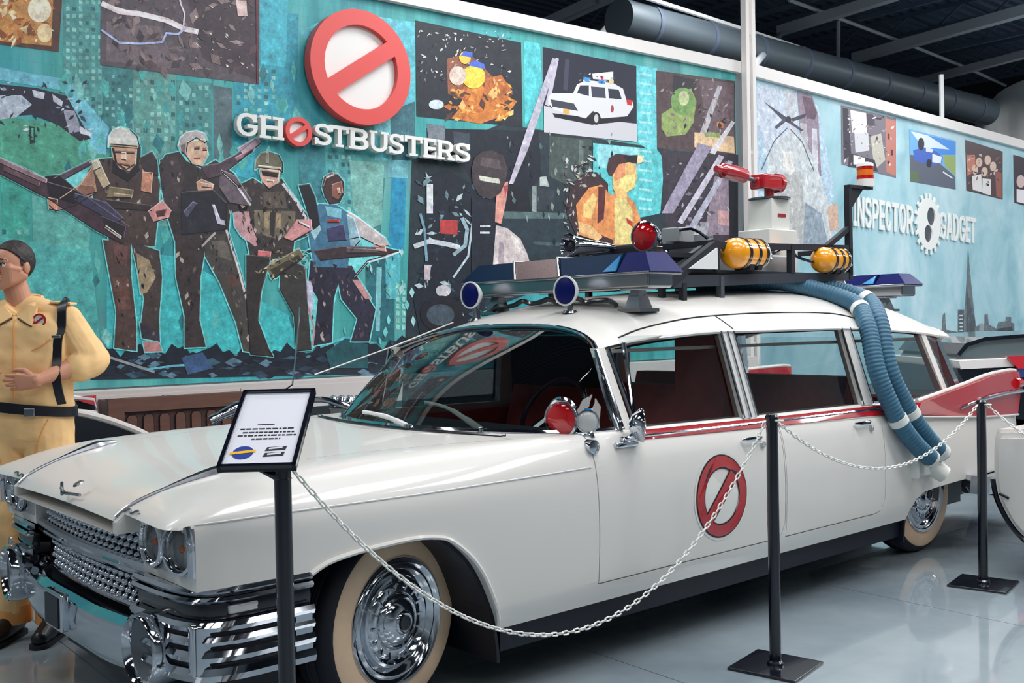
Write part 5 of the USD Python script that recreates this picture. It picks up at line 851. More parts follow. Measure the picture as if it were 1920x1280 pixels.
obj('beacon_lens', lathe([(0, .1085), (.052, .1085), (.052, .125), (0, .125)], c, (0, 0, 1), 24), 'lens_red', ms); obj('beacon_cap', lathe([(0, .1255), (.054, .1255), (.05, .145), (.03, .152), (0, .153)], c, (0, 0, 1), 24), 'white_plastic', ms)
# red sensor head on a white cabinet
gb = obj('white_cabinet', [rbox(3.27, 3.46, -.20, -.02, 1.735, 2.215, .008), rbox(3.20, 3.50, -.23, .01, 1.735, 2.02, .008)], 'white_plastic', car, 40)
obj('red_stripe', box(3.33, 3.41, -.204, -.199, 2.10, 2.12), 'red_paint', gb, False); obj('yellow_knob', rbox(3.19, 3.30, -.30, -.24, 1.90, 1.915, .006), 'yellow_tank', gb, 40)
obj('turntable', lathe([(0, 2.215), (.13, 2.215), (.13, 2.225), (0, 2.225)], (3.37, -.11, 0), (0, 0, 1), 24), 'dull_chrome', gb)
sg = obj('sensor_head', [tube([(3.37, -.11, 2.22), (3.37, -.11, 2.30)], .03, 12), rbox(3.24, 3.45, -.165, -.055, 2.275, 2.37, .012), tube([(3.44, -.11, 2.325), (3.475, -.11, 2.325)], .062, 16), rbox(3.22, 3.30, -.14, -.08, 2.285, 2.345, .01)], 'red_paint', car, 40); tag(sg, 'red sensor head on the white cabinet')
obj('sensor_barrel', [lathe([(0, 0), (.020, .0), (.024, .04), (.045, .06), (.048, .16), (.046, .27), (.02, .28), (0, .28)], (2.84, -.11, 2.368), (1, 0, -.08), 20)], 'red_paint', sg); obj('sensor_neck', tube([(3.11, -.11, 2.345), (3.25, -.11, 2.32)], .015, 10), 'dull_chrome', sg)
# siren and chrome horn on the front shelf
c = car_pt(1208, 443, X=2.08); o = spot('siren', c, (-.98, -.18, 0), .082, 'lens_red', 'chrome', 1.5, label='chrome siren with red lens'); obj('siren_foot', rbox(c[0] + .02, c[0] + .12, c[1] - .03, c[1] + .03, 1.82, c[2] - .05, .006), 'dull_chrome', o, 40)
c = car_pt(1066, 461, X=1.98); o = obj('horn', lathe([(0, .36), (.018, .34), (.03, .26), (.042, .14), (.06, .04), (.074, .0), (.070, -.006), (.055, .03), (.03, .08), (0, .09)], c, (.98, -.1, 0), 28, False), 'chrome', car, 50); obj('horn_core', lathe([(0, .0), (.02, .01), (.03, .04), (0, .05)], c, (.98, -.1, 0), 16), 'dark_grey', o); obj('horn_foot', rbox(c[0] + .06, c[0] + .12, c[1] - .03, c[1] + .02, 1.82, c[2] - .03, .006), 'dull_chrome', o, 40)
# corrugated hoses
def hose(px, Ys, pre):
    P = pre + [car_pt(x, y, Y=Y) for (x, y), Y in zip(px, Ys)]; p = smooth_path(P, 34); d = np.r_[0, np.cumsum(np.linalg.norm(np.diff(p, axis=0), axis=1))]
    q = np.stack([np.interp(np.linspace(0, d[-1], 420), d, p[:, k]) for k in range(3)], 1); r = .0495 + .0022 * np.sin(np.arange(420) * 1.5)
    r[-3:] = [.046, .04, .034]
    o = obj('hose', tube(q, r, 18), 'hose_blue', car, 60); tag(o, 'blue corrugated hose'); return q, o
H1, o1 = hose([(1560, 552), (1598, 566), (1626, 610), (1643, 690), (1675, 770), (1746, 860)], (-.60, -.72, -.885, -.97, -1.03, -1.09), [np.array([2.60, -.25, 1.675]), np.array([3.0, -.38, 1.685])])
H2, o2 = hose([(1590, 548), (1622, 560), (1648, 600), (1664, 680), (1700, 762), (1770, 853)], (-.60, -.72, -.885, -.965, -1.02, -1.085), [np.array([2.66, -.12, 1.675]), np.array([3.1, -.28, 1.69])])
def clamp(q, o, t):
    i = int(t * 419); a, b = q[max(i - 4, 0)], q[min(i + 4, 419)]; obj('hose_clamp', tube([a, b], .0545, 18), 'white_plastic', o)
for q, o in ((H1, o1), (H2, o2)):
    for px in ((1612, 582), (1688, 786), (1752, 856)):
        e = np.array([-CAR_X, -CAR_Y, CAM_H]); 
        d = [np.linalg.norm(np.array([RC @ (np.array([CAR_X + cyc * v[0] - cys * v[1], CAR_Y + cys * v[0] + cyc * v[1], v[2]]) - EYE)])[0][:2] / (RC @ (np.array([CAR_X + cyc * v[0] - cys * v[1], CAR_Y + cys * v[0] + cyc * v[1], v[2]]) - EYE))[2] * F_PX * [1, -1] + [960, 640] - px) for v in q]
        clamp(q, o, int(np.argmin(d)) / 419)
hb = obj('hose_socket', [rbox(3.42, 3.445, -1.05, -.985, .54, .73, .006), rbox(3.40, 3.56, -1.05, -.985, .72, .74, .006), lathe([(.0, 0), (.05, 0), (.055, .05), (.05, .10), (0, .10)], (3.60, -1.03, .60), (.5, -.5, -.5), 16), rbox(3.50, 3.66, -1.05, -.985, .55, .66, .01)], 'white_plastic', car, 40)
# ------------------------------------------------------------------ barrier posts, sign and chains
def stanchion(x, y, label, H=1.02, rot=0.0, chain_side=()):
    t = thing('barrier_post', label, 'barrier post', (x, y, 0), rot)
    obj('base_plate', rbox(-.15, .15, -.15, .15, .0, .012, .004), 'gloss_black', t, 40)
    obj('pole', tube([(0, 0, .008), (0, 0, H)], .0245, 24), 'gloss_black', t)
    obj('collar', lathe([(.0, .010), (.036, .010), (.034, .022), (.026, .03), (0, .03)], (0, 0, 0), (0, 0, 1), 24), 'gloss_black', t)
    return t
P2, P3, P1 = np.array([1.084, 4.352, 0]), np.array([2.535, 5.62, 0]), np.array([-.656, 2.93, 0])
s2 = stanchion(P2[0], P2[1], 'black barrier post on a square plate in front of the rear car door', 1.045, math.radians(-38))
s3 = stanchion(P3[0], P3[1], 'black barrier post on a square plate beside the red tail fin', .985, math.radians(-38))
s1 = stanchion(P1[0], P1[1], 'black barrier post carrying a tilted framed notice before the front wheel', 1.085, 0)
for t, H in ((s2, 1.045), (s3, .985)):
    obj('cap', lathe([(0, H), (.029, H), (.029, H + .01), (.022, H + .02), (0, H + .022)], (0, 0, 0), (0, 0, 1), 20), 'gloss_black', t)
    obj('hook', [trimesh.creation.torus(.018, .004, 16, 6).apply_translation([a, b, H - .004]) for a, b in ((.032, 0), (-.032, 0))][0], 'white_plastic', t)
# tilted notice
TL, TR, BR, BL = at_depth(462, 735, 3.22), at_depth(600, 730, 3.22), at_depth(553, 876, 2.90), at_depth(408, 878, 2.90)
o_ = (BL + BR) / 2; Uv = (BR - BL + TR - TL) / 2; W_ = np.linalg.norm(Uv); Uv /= W_; Vv = (TL + TR) / 2 - o_; H_ = np.linalg.norm(Vv); Vv /= H_; Nv = np.cross(Uv, Vv); Vv = np.cross(Nv, Uv)
def on_sign(x0, x1, y0, y1, d0, d1):
    b = box(x0, x1, y0, y1, d0, d1); v = np.asarray(b.vertices); w = o_ - P1 + v[:, :1] * Uv + v[:, 1:2] * Vv + v[:, 2:3] * Nv; return trimesh.Trimesh(w, b.faces, process=False)
def sgn(poly, d0, d1):
    b = trimesh.creation.extrude_polygon(poly, d1 - d0, engine='earcut'); v = np.asarray(b.vertices); w = o_ - P1 + v[:, :1] * Uv + v[:, 1:2] * Vv + (v[:, 2:3] + d0) * Nv; return trimesh.Trimesh(w, b.faces, process=False)
fw = .012
nf = obj('notice_frame', [on_sign(-W_/2, W_/2, 0, fw, -.012, .008), on_sign(-W_/2, W_/2, H_ - fw, H_, -.012, .008), on_sign(-W_/2, -W_/2 + fw, 0, H_, -.012, .008), on_sign(W_/2 - fw, W_/2, 0, H_, -.012, .008), on_sign(-W_/2, W_/2, 0, H_, -.014, -.004)], 'gloss_black', s1, False)
obj('neck', hull([P for a in np.linspace(0, 6.283, 9)[:-1] for P in ((.028 * math.cos(a), .028 * math.sin(a), 1.04), tuple(o_ - P1 + Uv * .04 * math.cos(a) + Vv * (.06 + .05 * math.sin(a)) - Nv * .013))]), 'gloss_black', s1, False)
obj('paper_sheet', on_sign(-W_/2 + fw, W_/2 - fw, fw, H_ - fw, -.004, .000), 'paper', s1, False)
tw = W_ - 2 * fw
lines = [on_sign(-.035, .015, H_ * .535, H_ * .542, 0, .0008)]
rr = random.Random(5)
for k, (a, b, f) in enumerate(((-.41, .39, .475), (-.36, .40, .43), (-.42, .44, .39), (-.20, .22, .345))):
    x = a * tw
    while x < b * tw:
        w = rr.uniform(.006, .018); w = min(w, b * tw - x); lines.append(on_sign(x, x + w, H_ * f, H_ * (f + .016), 0, .0008)); x += w + .0035
tag(obj('print_line', lines, 'ink', s1, False), kind='stuff')
obj('badge', sgn(Point(-.052, H_ * .185).buffer(.03, 24), 0, .0010), 'badge_blue', s1, False)
from shapely import affinity as aff
obj('badge_band', sgn(aff.rotate(sbox(-.088, H_ * .175, -.016, H_ * .205), 8), .0010, .0018), 'badge_yellow', s1, False)
obj('badge', sgn(Polygon([(.01, H_ * .20), (.068, H_ * .21), (.07, H_ * .255), (.014, H_ * .245)]), 0, .001), 'ink', s1, False)
obj('badge', sgn(Polygon([(.008, H_ * .13), (.066, H_ * .14), (.068, H_ * .185), (.012, H_ * .175)]), 0, .001), 'ink', s1, False)
for y in (.152, .222): obj('badge_band', sgn(Polygon([(.02, H_ * y - .002), (.058, H_ * y + .003), (.058, H_ * y + .010), (.02, H_ * y + .005)]), .001, .0016), 'paper', s1, False)
# chains
def link_mesh(L=.034, Wd=.019, r=.0032):
    a = np.linspace(0, 2 * math.pi, 12, endpoint=False); p = np.stack([np.cos(a) * (Wd / 2 - r) * 1.0, np.zeros(12), np.sin(a) * (Wd / 2 - r) + np.sign(np.sin(a)) * (L - Wd) / 2], 1)
    return tube(p, r, 5, closed=True, up=(0, 1, 0))
def chain(A, B, sag, label, single, pitch=.0262, L=.034, r=.0032, Wd=.019):
    n = 400; t = np.linspace(0, 1, n); p = A + np.outer(t, B - A); k = 4 * sag * t * (1 - t); p[:, 2] -= k
    d = np.r_[0, np.cumsum(np.linalg.norm(np.diff(p, axis=0), axis=1))]; m = int(d[-1] / pitch); base = link_mesh(L, Wd, r); out = []
    for i in range(m):
        s = (i + .5) * d[-1] / m; c = np.array([np.interp(s, d, p[:, k]) for k in range(3)]); e = np.array([np.interp(s + .01, d, p[:, k]) for k in range(3)]) - np.array([np.interp(s - .01, d, p[:, k]) for k in range(3)])
        e /= np.linalg.norm(e); u = np.cross(e, [0, 0, 1.0]); u /= np.linalg.norm(u); v = np.cross(u, e); a = math.radians(38 if i % 2 else -52) + rnd.uniform(-.15, .15)
        M = np.eye(4); M[:3, 0] = math.cos(a) * u + math.sin(a) * v; M[:3, 2] = e; M[:3, 1] = np.cross(e, M[:3, 0]); M[:3, 3] = c; b = base.copy(); b.apply_transform(M); out.append(b)
    if single:
        th = thing('chain', label, 'chain')
        for b in out: obj('link', b, 'white_plastic', th, True)
    else:
        th = thing('chain', label, 'chain'); tag(obj('links', out, 'white_plastic', th, True), kind='stuff')
chain(P1 + [.03, 0, 1.065], P2 + [-.03, .0, 1.03], .665, 'white plastic chain drooping from the notice post to the middle barrier post', True)
chain(P2 + [.03, .02, 1.03], P3 + [-.03, -.02, .98], .265, 'white plastic chain between the middle post and the post by the tail fin', False)
chain(P3 + [.03, 0, .98], np.array([3.3, 4.6, .98]), .27, 'white plastic chain running right from the post by the tail fin', False)
# ------------------------------------------------------------------ things behind the car
LZ = zb - 0.012
u0, u1 = W1.uz(122, 720)[0], 0.0
lg = thing('ledge', 'long white boxed ledge along the foot of the teal mural', 'ledge')
obj('ledge_top', W1.slab(u0, -.1, LZ - .03, LZ, 0.0, .26), 'ledge_white', lg, False)
k = 0; uu = u0
while uu < -.1:
    e = min(uu + 1.15, -.1); obj('front_board', W1.slab(uu + .002, e - .002, LZ - .20, LZ - .03, .235, .262), 'ledge_white', lg, False); uu = e
obj('end_board', W1.slab(u0 - .02, u0, LZ - .20, LZ, 0.0, .262), 'ledge_white', lg, False)
obj('tape_mark', W1.slab(*[W1.uz(x, 725)[0] for x in (368, 380)], LZ - .12, LZ - .07, .262, .264), 'badge_blue', lg, False)
# brown panelled cart under the ledge
def world_box(px0, px1, pyt, pyb, D, depth):
    a, b = at_depth(px0, pyt, D), at_depth(px1, pyt, D * 1.06); return a, b
Wc = Wall(at_depth(330, 760, 7.1), math.radians(36.0))
a_, zt_ = Wc.uz(197, 748); b_ = Wc.uz(470, 745)[0]; zb2 = Wc.uz(330, 816)[1]
ct = thing('wooden_cart', 'brown wooden cart side with a row of arched recesses below the white ledge', 'cart')
obj('side_board', Wc.place(prism(sbox(a_, .0, b_, zt_).difference(Polygon()), 0, 0.05, 'xy')), 'brown_wood_dark', ct, False)
n_ = 8
for i in range(n_):
    x = a_ + .10 + (b_ - a_ - .14) * (i + .5) / n_; w = (b_ - a_) / n_ * .26; top_ = zt_ - .115
    P = Polygon([(x - w, .2), (x - w, top_ - .02), (x - w * .6, top_), (x + w * .6, top_), (x + w, top_ - .02), (x + w, .2)])
    obj('arched_panel', Wc.place(prism(P, .05, .062, 'xy')), 'brown_wood', ct, False)
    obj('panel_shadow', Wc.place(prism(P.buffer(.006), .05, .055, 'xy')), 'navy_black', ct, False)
obj('top_rail', Wc.slab(a_, b_, zt_ - .09, zt_, .05, .075), 'brown_wood', ct, False); obj('end_post', Wc.slab(a_, a_ + .10, .0, zt_, .05, .08), 'brown_wood', ct, False)
obj('body_box', Wc.slab(a_, b_, .0, zt_ - .01, -.22, 0), 'brown_wood_dark', ct, False)
# dark roadster beside it
rd = thing('roadster', 'dark vintage car with a curved bright trim line behind the front of the ambulance', 'car')
Wr = Wall(at_depth(200, 790, 6.3), math.radians(36.0))
hz = lambda x, y: Wr.uz(x, y)
arc = [hz(x, y) for x, y in ((60, 772), (105, 774), (140, 776), (175, 783), (210, 793), (240, 804), (262, 813), (300, 836))]
sil = Polygon([(arc[0][0], .22)] + arc + [(arc[-1][0] + .05, .22)])
obj('body', Wr.place(prism(sil, -.5, 0, 'xy')), 'gloss_black', rd, False)
obj('trim_line', Wr.place(tube(smooth_path([(u, z + .012, 0) for u, z in arc], 4), .022, 8)), 'ledge_white', rd)
sc = [hz(x, y) for x, y in ((106, 752), (130, 746), (196, 752), (203, 778), (112, 770))]
obj('screen_frame', Wr.place(tube(np.array([(u, z, -.25) for u, z in (sc + sc[:1])]), .014, 6)), 'pipe_white', rd)
obj('seat_back', Wr.place(prism(Polygon([hz(x, y) for x, y in ((152, 748), (200, 744), (200, 764), (176, 758))]), -.30, -.24, 'xy')), 'car_red', rd, False)
obj('cabin', Wr.place(prism(Polygon([hz(x, y) for x, y in ((118, 756), (204, 756), (204, 800), (118, 782))]), -.46, -.32, 'xy')), 'navy_black', rd, False)
for x in (96, 190):
    u_, z_ = hz(x, 860); obj('wheel', Wr.place(lathe([(.02, -.08), (.26, -.08), (.30, -.04), (.30, .04), (.26, .08), (.02, .08)], (u_, .30, -.10), (0, 0, 1), 24)), 'rubber', rd)
obj('headlamp', Wr.place(lathe([(0, -.10), (.05, -.06), (.06, 0), (.05, .01), (0, .012)], (*hz(122, 764), .02), (-.5, 0, 1), 16)), 'chrome', rd)
lm = thing('horn_lamp', 'chrome trumpet shaped lamp in front of the brown cart', 'lamp')
c = at_depth(400, 786, 6.6); d_ = at_depth(462, 756, 6.75) - c; d_ /= np.linalg.norm(d_)
obj('lamp_body', lathe([(0, -.03), (.03, -.03), (.034, 0), (.028, .03), (.034, .07), (.045, .16), (.04, .20), (0, .22)], c, d_, 16), 'chrome', lm); obj('lamp_stem', tube([c, (c[0], c[1], 0)], .014, 8), 'dull_chrome', lm); obj('lamp_foot', lathe([(0, 0), (.12, 0), (.1, .02), (0, .03)], (c[0], c[1], 0), (0, 0, 1), 16), 'dull_chrome', lm)
en = thing('engine_display', 'small chromed engine on a dark stand behind the bonnet', 'engine')
c = at_depth(650, 765, 7.0); 
obj('stand', rbox(c[0] - .32, c[0] + .22, c[1] - .2, c[1] + .2, 0, c[2] - .10, .02), 'gloss_black', en, 40)
obj('block', rbox(c[0] - .10, c[0] + .12, c[1] - .12, c[1] + .12, c[2] - .10, c[2] + .02, .015), 'dull_chrome', en, 40)
for i in range(4): obj('cylinder', lathe([(0, 0), (.03, 0), (.035, .02), (.028, .03), (.035, .04), (.028, .05), (.035, .06), (.02, .08), (0, .085)], (c[0] - .08 + .055 * i, c[1] - .06, c[2] + .01), (.1, -.3, 1), 12), 'chrome', en)
obj('pipe', tube(smooth_path([c + [-.28, -.1, .06], c + [-.15, -.12, .07], c + [0, -.14, .03], c + [.14, -.14, -.04]], 5), .02, 10), 'chrome', en)
rod = thing('rope_stand', 'thin black rod leaning against the white ledge', 'rod'); obj('rod', tube([at_depth(262, 806, 6.9), W1.hit(306, 742, .28)], .008, 6), 'gloss_black', rod)
# cars at the far right
def car_profile(name, label, pts, D, yaw, depth, m):
    w = Wall(at_depth(pts[0][0], pts[0][1], D), yaw); t = thing(name, label, 'car'); return w, t
wB, cB = car_profile('dark_car', 'dark saloon with a pale waistline parked beyond the red tail fin', [(1800, 690)], 8.6, math.radians(0), 1.6, 'navy_black')
g = lambda *p: [wB.uz(*q) for q in p]
obj('body', wB.place(prism(Polygon(g((1796, 690), (1990, 688), (1990, 900), (1830, 900), (1800, 820))), -1.6, 0, 'xy')), 'gloss_black', cB, False)
obj('waist_band', wB.place(prism(Polygon(g((1796, 676), (1990, 668), (1990, 682), (1800, 692))), -1.58, .02, 'xy')), 'trim_white', cB, False)
obj('roof', wB.place(prism(Polygon(g((1806, 664), (1822, 644), (1860, 632), (1990, 622), (1990, 629), (1862, 639), (1828, 650), (1812, 668))), -1.45, -.12, 'xy')), 'gloss_black', cB, False)
obj('cabin_glass', wB.place(prism(Polygon(g((1812, 668), (1828, 650), (1862, 639), (1990, 629), (1990, 668), (1806, 676))), -1.40, -.16, 'xy')), 'cabin_grey', cB, False)
obj('blue_panel', wB.place(prism(Polygon(g((1848, 706), (1870, 692), (1990, 684), (1990, 702), (1850, 710))), 0, .05, 'xy')), 'car_blue', cB, False)
obj('red_flash', wB.place(prism(Polygon(g((1882, 668), (1990, 660), (1990, 690), (1902, 690))), .02, .06, 'xy')), 'car_red', cB, False)
obj('wheel', wB.place(lathe([(.02, -.1), (.28, -.1), (.32, -.05), (.32, .05), (.28, .1), (.02, .1)], (.45, .32, -.1), (0, 0, 1), 24)), 'rubber', cB)
wA = Wall(at_depth(1858, 850, 5.78), math.radians(-49.2)); cA = thing('white_car', 'white round-nosed car cut off by the right edge of the picture', 'car')
h_ = lambda *p: [wA.uz(*q) for q in p]
prof = h_((1862, 806), (1857, 840), (1857, 890), (1862, 925), (1876, 960), (1896, 992), (1922, 1018)); prof = [tuple(p) for p in smooth_path(np.array(prof), 4)]
uR = prof[-1][0] + 1.25
P = Polygon(prof + [(uR, .12), (uR, 1.0), (prof[0][0] + .5, .86), (prof[0][0] + .12, .83)])
P = P.buffer(0)
for k_, (ins, d0, d1) in enumerate(((0, -1.45, -.05), (.02, -.05, -.02), (.05, -.02, 0))): pass
obj('body', [wA.place(prism(P, -1.45, -.05, 'xy')), wA.place(prism(P.buffer(-.018), -1.48, -.02, 'xy')), wA.place(prism(P.buffer(-.045), -1.5, 0, 'xy'))], 'white_paint', cA, 30)
obj('lip', wA.place(tube(np.array([(u, z, -.03) for u, z in prof[10:]]), .016, 8)), 'gloss_black', cA)
for u_ in (prof[-1][0] + .06, uR - .14): obj('wheel', wA.place(lathe([(.02, -.1), (.25, -.1), (.29, -.05), (.29, .05), (.25, .1), (.02, .1)], (u_, .29, -.75), (1, 0, 0), 24)), 'rubber', cA)
obj('vent', wA.place(tube(np.array([(*h_((1874, 925))[0], .0), (*h_((1892, 934))[0], .0)]), .008, 6)), 'navy_black', cA)
# ------------------------------------------------------------------ mannequin in a yellow jumpsuit
MX, MY = -2.337, 4.98
mq = thing('mannequin', 'male mannequin in a yellow jumpsuit with black belt, standing left of the ambulance bonnet', 'mannequin', (MX, MY, 0))
S_ = lambda p, r, n=20: m3.Manifold.sphere(r, n).translate([float(v) for v in p])
def bone(*pr): return m3.Manifold.batch_hull([S_(p, r) for p, r in pr])
def union(L):
    o = L[0]
    for q in L[1:]: o = o + q
    return o
def soften(mf, length, it=8, amp=0.0, fr=9.0, seed=3):
    t = tm(mf.refine_to_length(length)); t.merge_vertices(); trimesh.smoothing.filter_taubin(t, lamb=.5, nu=.53, iterations=it)
    if amp:
        v = np.array(t.vertices); n = t.vertex_normals; q = v * [fr, fr, fr * 1.6]; w = meshkit.fbm(q, 3, seed) - .5; w2 = meshkit.noise(v * [22, 22, 9], seed + 4) - .5
        t = trimesh.Trimesh(v + n * (w * amp + w2 * amp * .5)[:, None], t.faces, process=False)
    return t
# suit
suit = [bone(((-.135, 0, 1.47), .105), ((.135, 0, 1.47), .105), ((-.10, .0, 1.17), .118), ((.10, .0, 1.17), .118)), bone(((-.10, 0, 1.17), .118), ((.10, 0, 1.17), .118), ((-.095, .01, 1.0), .125), ((.095, .01, 1.0), .125)),
        bone(((-.19, .01, 1.535), .062), ((.19, .01, 1.535), .062), ((-.05, .015, 1.585), .06), ((.05, .015, 1.585), .06))]
for s in (-1, 1):
    suit += [bone(((s * .20, .01, 1.525), .078), ((s * .30, .03, 1.335), .088)), bone(((s * .30, .03, 1.335), .088), ((s * .268, -.02, 1.298), .075)),
             bone(((s * .10, .01, 1.0), .12), ((s * .105, -.005, .54), .095)), bone(((s * .105, -.005, .54), .095), ((s * .10, .02, .13), .082))]
suit_t = soften(union(suit), .016, 6, .016)
obj('jumpsuit', suit_t, 'yellow_cloth', mq, True)
def front_y(x, z, y0=-1.0):
    """first hit of the suit from the front"""
    v, f = np.asarray(suit_t.vertices), np.asarray(suit_t.faces); a, b, c = v[f[:, 0]][:, [0, 2]], v[f[:, 1]][:, [0, 2]], v[f[:, 2]][:, [0, 2]]; p = np.array([x, z])
    d = (b[:, 0] - a[:, 0]) * (c[:, 1] - a[:, 1]) - (c[:, 0] - a[:, 0]) * (b[:, 1] - a[:, 1]); d = np.where(abs(d) < 1e-12, 1e-12, d)
    w1 = ((p[0] - a[:, 0]) * (c[:, 1] - a[:, 1]) - (c[:, 0] - a[:, 0]) * (p[1] - a[:, 1])) / d; w2 = ((b[:, 0] - a[:, 0]) * (p[1] - a[:, 1]) - (p[0] - a[:, 0]) * (b[:, 1] - a[:, 1])) / d
    ok = (w1 >= 0) & (w2 >= 0) & (w1 + w2 <= 1)
    if not ok.any(): return -.1
    y = v[f[:, 0], 1] * (1 - w1 - w2) + v[f[:, 1], 1] * w1 + v[f[:, 2], 1] * w2; return float(y[ok].min())
def on_suit(pts, out=.004): return smooth_path([(x, front_y(x, z) - out, z) for x, z in pts], 5)
# skin: head, neck, forearms and hands in one surface
HC = np.array([-.034, -.02, 1.772]); ang = math.radians(23); Fv = np.array([-math.sin(ang), -math.cos(ang), 0]); Rv = np.array([math.cos(ang), -math.sin(ang), 0]); HS = .93
hp = lambda f, r, u: HC + HS * (Fv * f + Rv * r + np.array([0, 0, u]))
def ellip(c, rf, rr_, ru, n=36):
    m = m3.Manifold.sphere(1.0, n).scale([rr_ * HS, rf * HS, ru * HS]); A = np.zeros((3, 4)); A[:, 0] = Rv; A[:, 1] = -Fv; A[:, 2] = (0, 0, 1); A[:, 3] = hp(*c); return m.transform(A)
hb_ = lambda *pr: m3.Manifold.batch_hull([S_(hp(*p), r * HS, 16) for p, r in pr])
head = [ellip((0, 0, .035), .100, .080, .100), hb_(((.05, .032, -.06), .030), ((.05, -.032, -.06), .030), ((.074, 0, -.085), .024), ((-.005, .052, -.035), .030), ((-.005, -.052, -.035), .030), ((.06, .036, .0), .034), ((.06, -.036, .0), .034)),
        hb_(((.094, 0, .030), .010), ((.121, 0, -.012), .0105)), hb_(((.121, 0, -.012), .0105), ((.104, .014, -.017), .008), ((.104, -.014, -.017), .008)), hb_(((.086, .040, .036), .013), ((.094, .012, .036), .012)), hb_(((.086, -.040, .036), .013), ((.094, -.012, .036), .012)),
        hb_(((.098, .020, -.043), .006), ((.104, 0, -.041), .008)), hb_(((.098, -.020, -.043), .006), ((.104, 0, -.041), .008)), hb_(((.096, .016, -.053), .007), ((.101, 0, -.055), .009), ((.096, -.016, -.053), .007)), hb_(((.066, .048, .0), .022), ((.03, .062, -.005), .02)), hb_(((.066, -.048, .0), .022), ((.03, -.062, -.005), .02)),
        ellip((-.012, .080, .005), .020, .010, .032, 16), ellip((-.012, -.080, .005), .020, .010, .032, 16), bone(((-.04, .0, 1.70), .056), ((-.01, .02, 1.56), .064), ((0, .02, 1.50), .05))]
def hand(w, d, up, nrm, curl=.35):
    d, up, nrm = (np.asarray(v, float) / np.linalg.norm(v) for v in (d, up, nrm)); w = np.asarray(w, float); out = []
    kn = [w + d * l + up * a for l, a in ((.088, .030), (.093, .010), (.088, -.011), (.080, -.030))]
    out.append(m3.Manifold.batch_hull([S_(w + up * .013, .021, 14), S_(w - up * .013, .021, 14)] + [S_(k_ - nrm * .0, .0125, 14) for k_ in kn]))
    for i, (k_, L) in enumerate(zip(kn, (.070, .080, .074, .058))):
        p, a, q = k_, curl * (.5 + .1 * i), .0100 if i < 3 else .0088
        for s, frac in enumerate((.45, .31, .24)):
            e = p + (d * math.cos(a) + nrm * math.sin(a) + up * (.035 - .03 * i)) * L * frac; out.append(m3.Manifold.batch_hull([S_(p, q - .0008 * s, 14), S_(e, q - .0008 * (s + 1), 14)])); p = e; a += curl * (.9 if s == 0 else .6)
    t0 = w + d * .028 + up * .026; t1 = t0 + (d * .62 + up * .55 + nrm * .1) * .045; t2 = t1 + (d * .9 + up * .15 + nrm * .2) * .034; t3 = t2 + (d * 1.0 - up * .05 + nrm * .15) * .026
    out += [m3.Manifold.batch_hull([S_(t0, .0165, 14), S_(t1, .0125, 14)]), m3.Manifold.batch_hull([S_(t1, .0122, 14), S_(t2, .0108, 14)]), m3.Manifold.batch_hull([S_(t2, .0106, 14), S_(t3, .0090, 14)])]
    return out
arms = []
wl, wr_ = np.array([.135, -.172, 1.245]), np.array([-.215, -.172, 1.282])
for s, w in ((1, wl), (-1, wr_)):
    el = np.array([s * .30, .03, 1.325]); mid = el + (w - el) * .4; arms += [bone((el, .050), (mid, .047)), bone((mid, .047), (w, .026))]
arms += hand(wl, (-1, -.02, -.05), (-.04, .0, 1), (0, 1, 0), .30) + hand(wr_, (1, -.02, -.04), (.03, 0, 1), (0, 1, 0), .30)
skin = soften(union(head + arms), .0055, 5)
obj('skin', skin, 'skin', mq, True)
hair = ellip((-.010, 0, .045), .108, .087, .106).trim_by_plane([float(v) for v in (-.70 * Fv + np.array([0, 0, .714]))], float((-.70 * Fv + np.array([0, 0, .714])) @ hp(.062, 0, .085)))
ht = soften(hair, .008, 4, .006, 40.0)
obj('hair', ht, 'hair', mq, True)
for s in (-1, 1):
    obj('sideburn', hull([hp(f, s * r, u) for f, r, u in ((.0, .079, .06), (.03, .077, .06), (.01, .083, .06), (.03, .080, .055), (.012, .079, .01), (.022, .078, .012), (.012, .082, .012))]), 'hair', mq, False)
    ev = obj('eye', trimesh.creation.icosphere(2, .0125).apply_translation(hp(.0855, s * .032, .016)), 'eye_white', mq, True); obj('iris', trimesh.creation.icosphere(2, .0062).apply_translation(hp(.0945, s * .032 - .003, .016)), 'leather_black', ev, True)
    obj('eyebrow', tube(smooth_path([hp(.101, s * .010, .038), hp(.1005, s * .030, .045), hp(.085, s * .052, .038)], 4), [.003] * 3 + [.0042] * 3 + [.003] * 3, 6), 'hair', mq)
    obj('eyelid', tube(smooth_path([hp(.094, s * .018, .018), hp(.100, s * .031, .026), hp(.090, s * .047, .018)], 4), .0022, 6), 'hair', mq)
obj('lips', [tube(smooth_path([hp(.103, -.021, -.0475), hp(.1115, -.006, -.0435), hp(.1125, 0, -.045), hp(.1115, .006, -.0435), hp(.103, .021, -.0475)], 4), .0042, 8), tube(smooth_path([hp(.102, -.018, -.050), hp(.110, 0, -.054), hp(.102, .018, -.050)], 5), .0048, 8)], 'lip_brown', mq)
